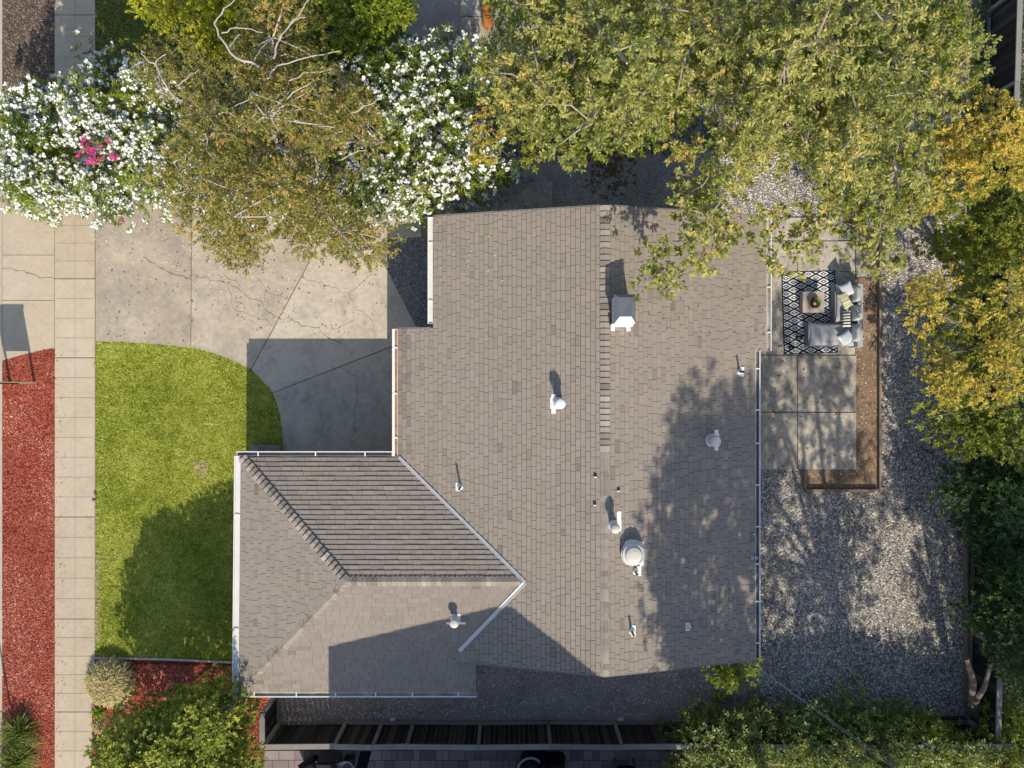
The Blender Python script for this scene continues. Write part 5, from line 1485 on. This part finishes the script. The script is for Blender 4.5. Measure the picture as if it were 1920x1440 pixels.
cl = clump_field([(1775, 880), (1800, 870), (2010, 850), (2010, 1000), (2010, 1110), (1880, 1090), (1850, 1050), (1830, 1010), (1800, 960), (1778, 935)], 1.6, 3.2, 1.3, .50, .42, 155, .25, 2)
tree('evergreen_tree', 'dark evergreen beside the gravel edge, right of the roof', 'tree', cl, dict(MID, LL=.12), M['leaf_dark'], P(1880, 980)[:2], .10, M['bark'], GE, 45, 9)
cl = clump_field([(1870, 1040), (2010, 1000), (2010, 1360), (1915, 1330), (1895, 1260), (1870, 1230), (1850, 1200), (1800, 1200), (1795, 1150), (1850, 1140)], 2.0, 4.0, 1.4, .50, .42, 156, .3, 2, keep=.9)
tree('evergreen_tree', 'dark evergreen at the lower right behind the fence rail', 'tree', cl, dict(MID, LL=.12), M['leaf_dark'], P(1915, 1190)[:2], .12, M['bark'], GE, 46, 9)

# privet mass, bottom right
PRV = dict(dens=34, nl=8, spl=.18, phi=(.4, 1.2), LL=.12, LW=.045, flat=.1, updir=.5, squash=.75)
GP = 'privet trees along the lower fence'
cl = clump_field([(1255, 1385), (1290, 1345), (1350, 1340), (1400, 1322), (1430, 1318), (1470, 1330), (1480, 1560), (1240, 1560), (1265, 1430)], .35, 2.0, 1.9, .42, .36, 160, .10, 2, keep=1)
tree('privet_tree', 'dull green privet over the right end of the side fence', 'tree', cl, PRV, M['leaf_privet'], P(1375, 1440)[:2], .08, M['bark_tan'], GP, 51, 10)
cl = clump_field([(1440, 1325), (1480, 1320), (1560, 1330), (1600, 1322), (1650, 1310), (1690, 1325), (1740, 1345), (1750, 1560), (1440, 1560)], .3, 1.95, 2.1, .40, .34, 161, .08, 2, keep=1)
tree('privet_tree', 'sunlit yellow-green privet below the gravel yard, middle one', 'tree', cl, PRV, M['leaf_privet'], P(1600, 1460)[:2], .10, M['bark_tan'], GP, 52, 12)
cl = clump_field([(1700, 1340), (1760, 1345), (1800, 1380), (1850, 1375), (1860, 1330), (1900, 1320), (1970, 1340), (1970, 1560), (1700, 1560)], .35, 2.0, 2.0, .40, .34, 162, .08, 2, keep=1)
tree('privet_tree', 'green privet filling the bottom right corner', 'tree', cl, PRV, M['leaf_shrub'], P(1850, 1470)[:2], .10, M['bark_tan'], GP, 53, 12)
cl = clump_field([(1285, 1396), (1880, 1396), (1880, 1450), (1285, 1450)], 1.95, 2.1, .3, .30, .26, 163, .06, 1, inset=.1)
tree('privet_hedge', 'low leafy hedge top growing over the lower fence rail', 'hedge', cl, PRV, M['leaf_privet'], P(1560, 1440)[:2], .05, M['bark_tan'], None, 56, 14)
# bare trunk by the corner
x, y, _ = P(1846, 1362); e = empty('forked_trunk', (x, y, 0), 'grey forked tree trunk leaning at the lower right yard corner', 'tree trunk')
mb = MB()
q1, q2 = Vector(P(1822, 1325, .9)), Vector(P(1824, 1275, 1.6)); q3 = Vector(P(1812, 1235, 2.2))
mb.tube([(x, y, -.05), (x, y, .1), q1, q2, q3], [.20, .17, .13, .10, .06], 10); mb.tube([q1, Vector(P(1845, 1290, 1.8)), Vector(P(1860, 1240, 2.6))], [.10, .07, .04], 8)
mb.build('trunk', M['bark'], e)

# shrub tucked under the lower eave
cl = clump_field([(1312, 1240), (1420, 1236), (1418, 1270), (1400, 1298), (1360, 1296), (1330, 1278)], 1.1, 1.7, .6, .30, .26, 170, .1, 2, inset=.4)
tree('green_shrub', 'fresh green shrub tucked against the lower right eave', 'shrub', cl, dict(MID, dens=60, LL=.09, LW=.045), M['leaf_bright'], P(1365, 1262)[:2], .04, M['bark'], None, 54, 6)

# shrub tree bottom left
SHR = dict(dens=50, nl=8, spl=.10, phi=(.4, 1.2), LL=.085, LW=.045, flat=.15, updir=.3, squash=.75)
sl = [(150, 1395), (180, 1365), (235, 1345), (262, 1350), (300, 1335), (340, 1312), (400, 1314), (440, 1322), (455, 1362), (455, 1560), (140, 1560), (155, 1440)]
cl = clump_field(sl, 1.9, 4.4, 1.2, .42, .40, 171, .28, 4, inset=1.0)
tree('rounded_tree', 'dense rounded green tree with yellow tips at lower left', 'tree', cl, SHR, M['leaf_shrub'], P(330, 1420)[:2], .12, M['bark'], None, 55, 12)

# strappy plants
def tuft(name, px, py, R, n, L, m, label, cat, seed, tint=(.5, .2), wid=.014, zc=0.0, group=None, up=(.5, 1.4), dome=0):
    x, y, _ = P(px, py); r = np.random.default_rng(seed)
    b = np.stack([x + r.normal(0, R * .3, n), y + r.normal(0, R * .3, n), np.full(n, .02 + zc)], 1)
    if dome:
        rr_ = .74 * r.random(n) ** .5 * R; a_ = r.uniform(0, 2 * np.pi, n)
        b = np.stack([x + rr_ * np.cos(a_), y + rr_ * np.sin(a_), .02 + dome * np.sqrt(np.clip(1 - (rr_ / (.76 * R)) ** 2, 0, 1))], 1)
    th = r.uniform(0, 2 * np.pi, n); el = r.uniform(up[0], up[1], n); LL = L * r.uniform(.6, 1.2, n)
    d = np.stack([np.cos(th) * np.cos(el), np.sin(th) * np.cos(el), np.sin(el)], 1)
    s_ = unit(np.cross(d, np.array([0, 0, 1.0]))) * wid / 2
    p1 = b + d * (LL * .5)[:, None]; p2 = p1 + unit(d + np.array([0, 0, -.5])) * (LL * .35)[:, None]; p3 = p2 + unit(d + np.array([0, 0, -1.3])) * (LL * .3)[:, None]
    V = np.concatenate([np.stack([b - s_, b + s_, p1 + s_, p1 - s_], 1), np.stack([p1 - s_, p1 + s_, p2 + s_ * .8, p2 - s_ * .8], 1), np.stack([p2 - s_ * .8, p2 + s_ * .8, p3 + s_ * .2, p3 - s_ * .2], 1)]).reshape(-1, 3)
    t = np.clip(r.normal(tint[0], tint[1], n), 0, 1)
    return tag(np_mesh(name, V, 4, np.concatenate([t] * 3), m, loc=(x, y, 0)), label, cat, group)
tuft('grass_mound', 213, 1274, .80, 6500, .26, M['straw'], 'big round tuft of green and straw blades by the pavement', 'plant', 1, (.55, .24), .018, up=(.2, 1.2), dome=.42)
tuft('strappy_plant', 44, 1368, .28, 420, .72, M['blade'], 'upper spiky green plant in the red kerb strip', 'plant', 2, (.45, .25), .020, group='spiky plants in the kerb strip')
tuft('strappy_plant', 38, 1420, .28, 420, .72, M['blade'], 'lower spiky green plant at the bottom left edge', 'plant', 3, (.5, .25), .020, group='spiky plants in the kerb strip')
tuft('weed', 188, 1333, .12, 90, .28, M['leaf_bright'], 'small bright green weed in the lower red mulch', 'plant', 4, (.5, .2), .030)
tuft('weed', 186, 1362, .16, 220, .22, M['straw'], 'dry weedy patch at the mulch corner by the pavement', 'plant', 5, (.6, .2), .012)

# tall trees standing beyond the lower fence: only their shade falls into view
def ball_clumps(c, R, rz, n, rcl, seed, sh=.5):
    r = np.random.default_rng(seed)
    v = unit(r.normal(0, 1, (n, 3))) * (r.uniform(sh, 1, n) ** .5)[:, None]
    return c[0] + v[:, 0] * R, c[1] + v[:, 1] * R, c[2] + v[:, 2] * rz, rcl * r.uniform(.6, 1.3, n)
TAL = dict(dens=13, nl=9, spl=.2, phi=(.4, 1.2), LL=.15, LW=.06, flat=.2, updir=.2, squash=.8, low=-1)
GT = 'tall trees behind the lower fence'
def tall(c, R, rz, n, rcl, seed, label, base=None, kw=TAL):
    cl = ball_clumps(c, R, rz, n, rcl, seed)
    return tree('tall_tree', label, 'tree', cl, kw, M['leaf_mid'], base or (c[0], c[1]), .20, M['bark'], GT, seed, 12, fork=.6)
tall((7.7, -14.7, 11.6), 2.5, 4.0, 330, .46, 61, 'tall tree shading the lower right roof slope')
tall((10.5, -14.6, 10.2), 2.6, 4.4, 165, .42, 62, 'tall open tree shading the patio slabs', (11.4, -14.2))
tall((16.4, -13.8, 9.0), 2.9, 4.4, 130, .62, 63, 'tall dense tree shading the right of the gravel yard')

# overhead service cable to a utility pole
upx, upy = 17.5, -15.0
e = empty('utility_pole', (upx, upy, 0), 'wooden utility pole beyond the lower right corner', 'pole')
mb = MB(); mb.tube([(upx, upy, 0), (upx, upy, 8.2)], [.15, .11], 12); mb.build('pole', M['wood_grey'], e)
mb = MB(); mb.box((upx, upy, 7.8), (1.6, .1, .12)); mb.build('crossarm', M['wood_grey'], e)
x, y, _ = P(1378, 1216, 3.1); z = roofz(x, y) + .33
for i, (off, lab) in enumerate(((0, 'upper thin cable from roof mast to the utility pole'), (.5, 'lower thin cable from roof mast to the utility pole'))):
    a, b = Vector((x, y, z)), Vector((upx - .3, upy + off * .3, 7.1 - off * 1.0)); pts = []
    for k in range(25):
        t = k / 24; p = a.lerp(b, t); p.z -= (.5 + off * .5) * 4 * t * (1 - t) * .5; pts.append(p)
    mb = MB(); mb.tube(pts, .0045, 5, tint=.9); tag(mb.build('overhead_cable', M['cable']), lab, 'cable', 'cables from roof to pole')
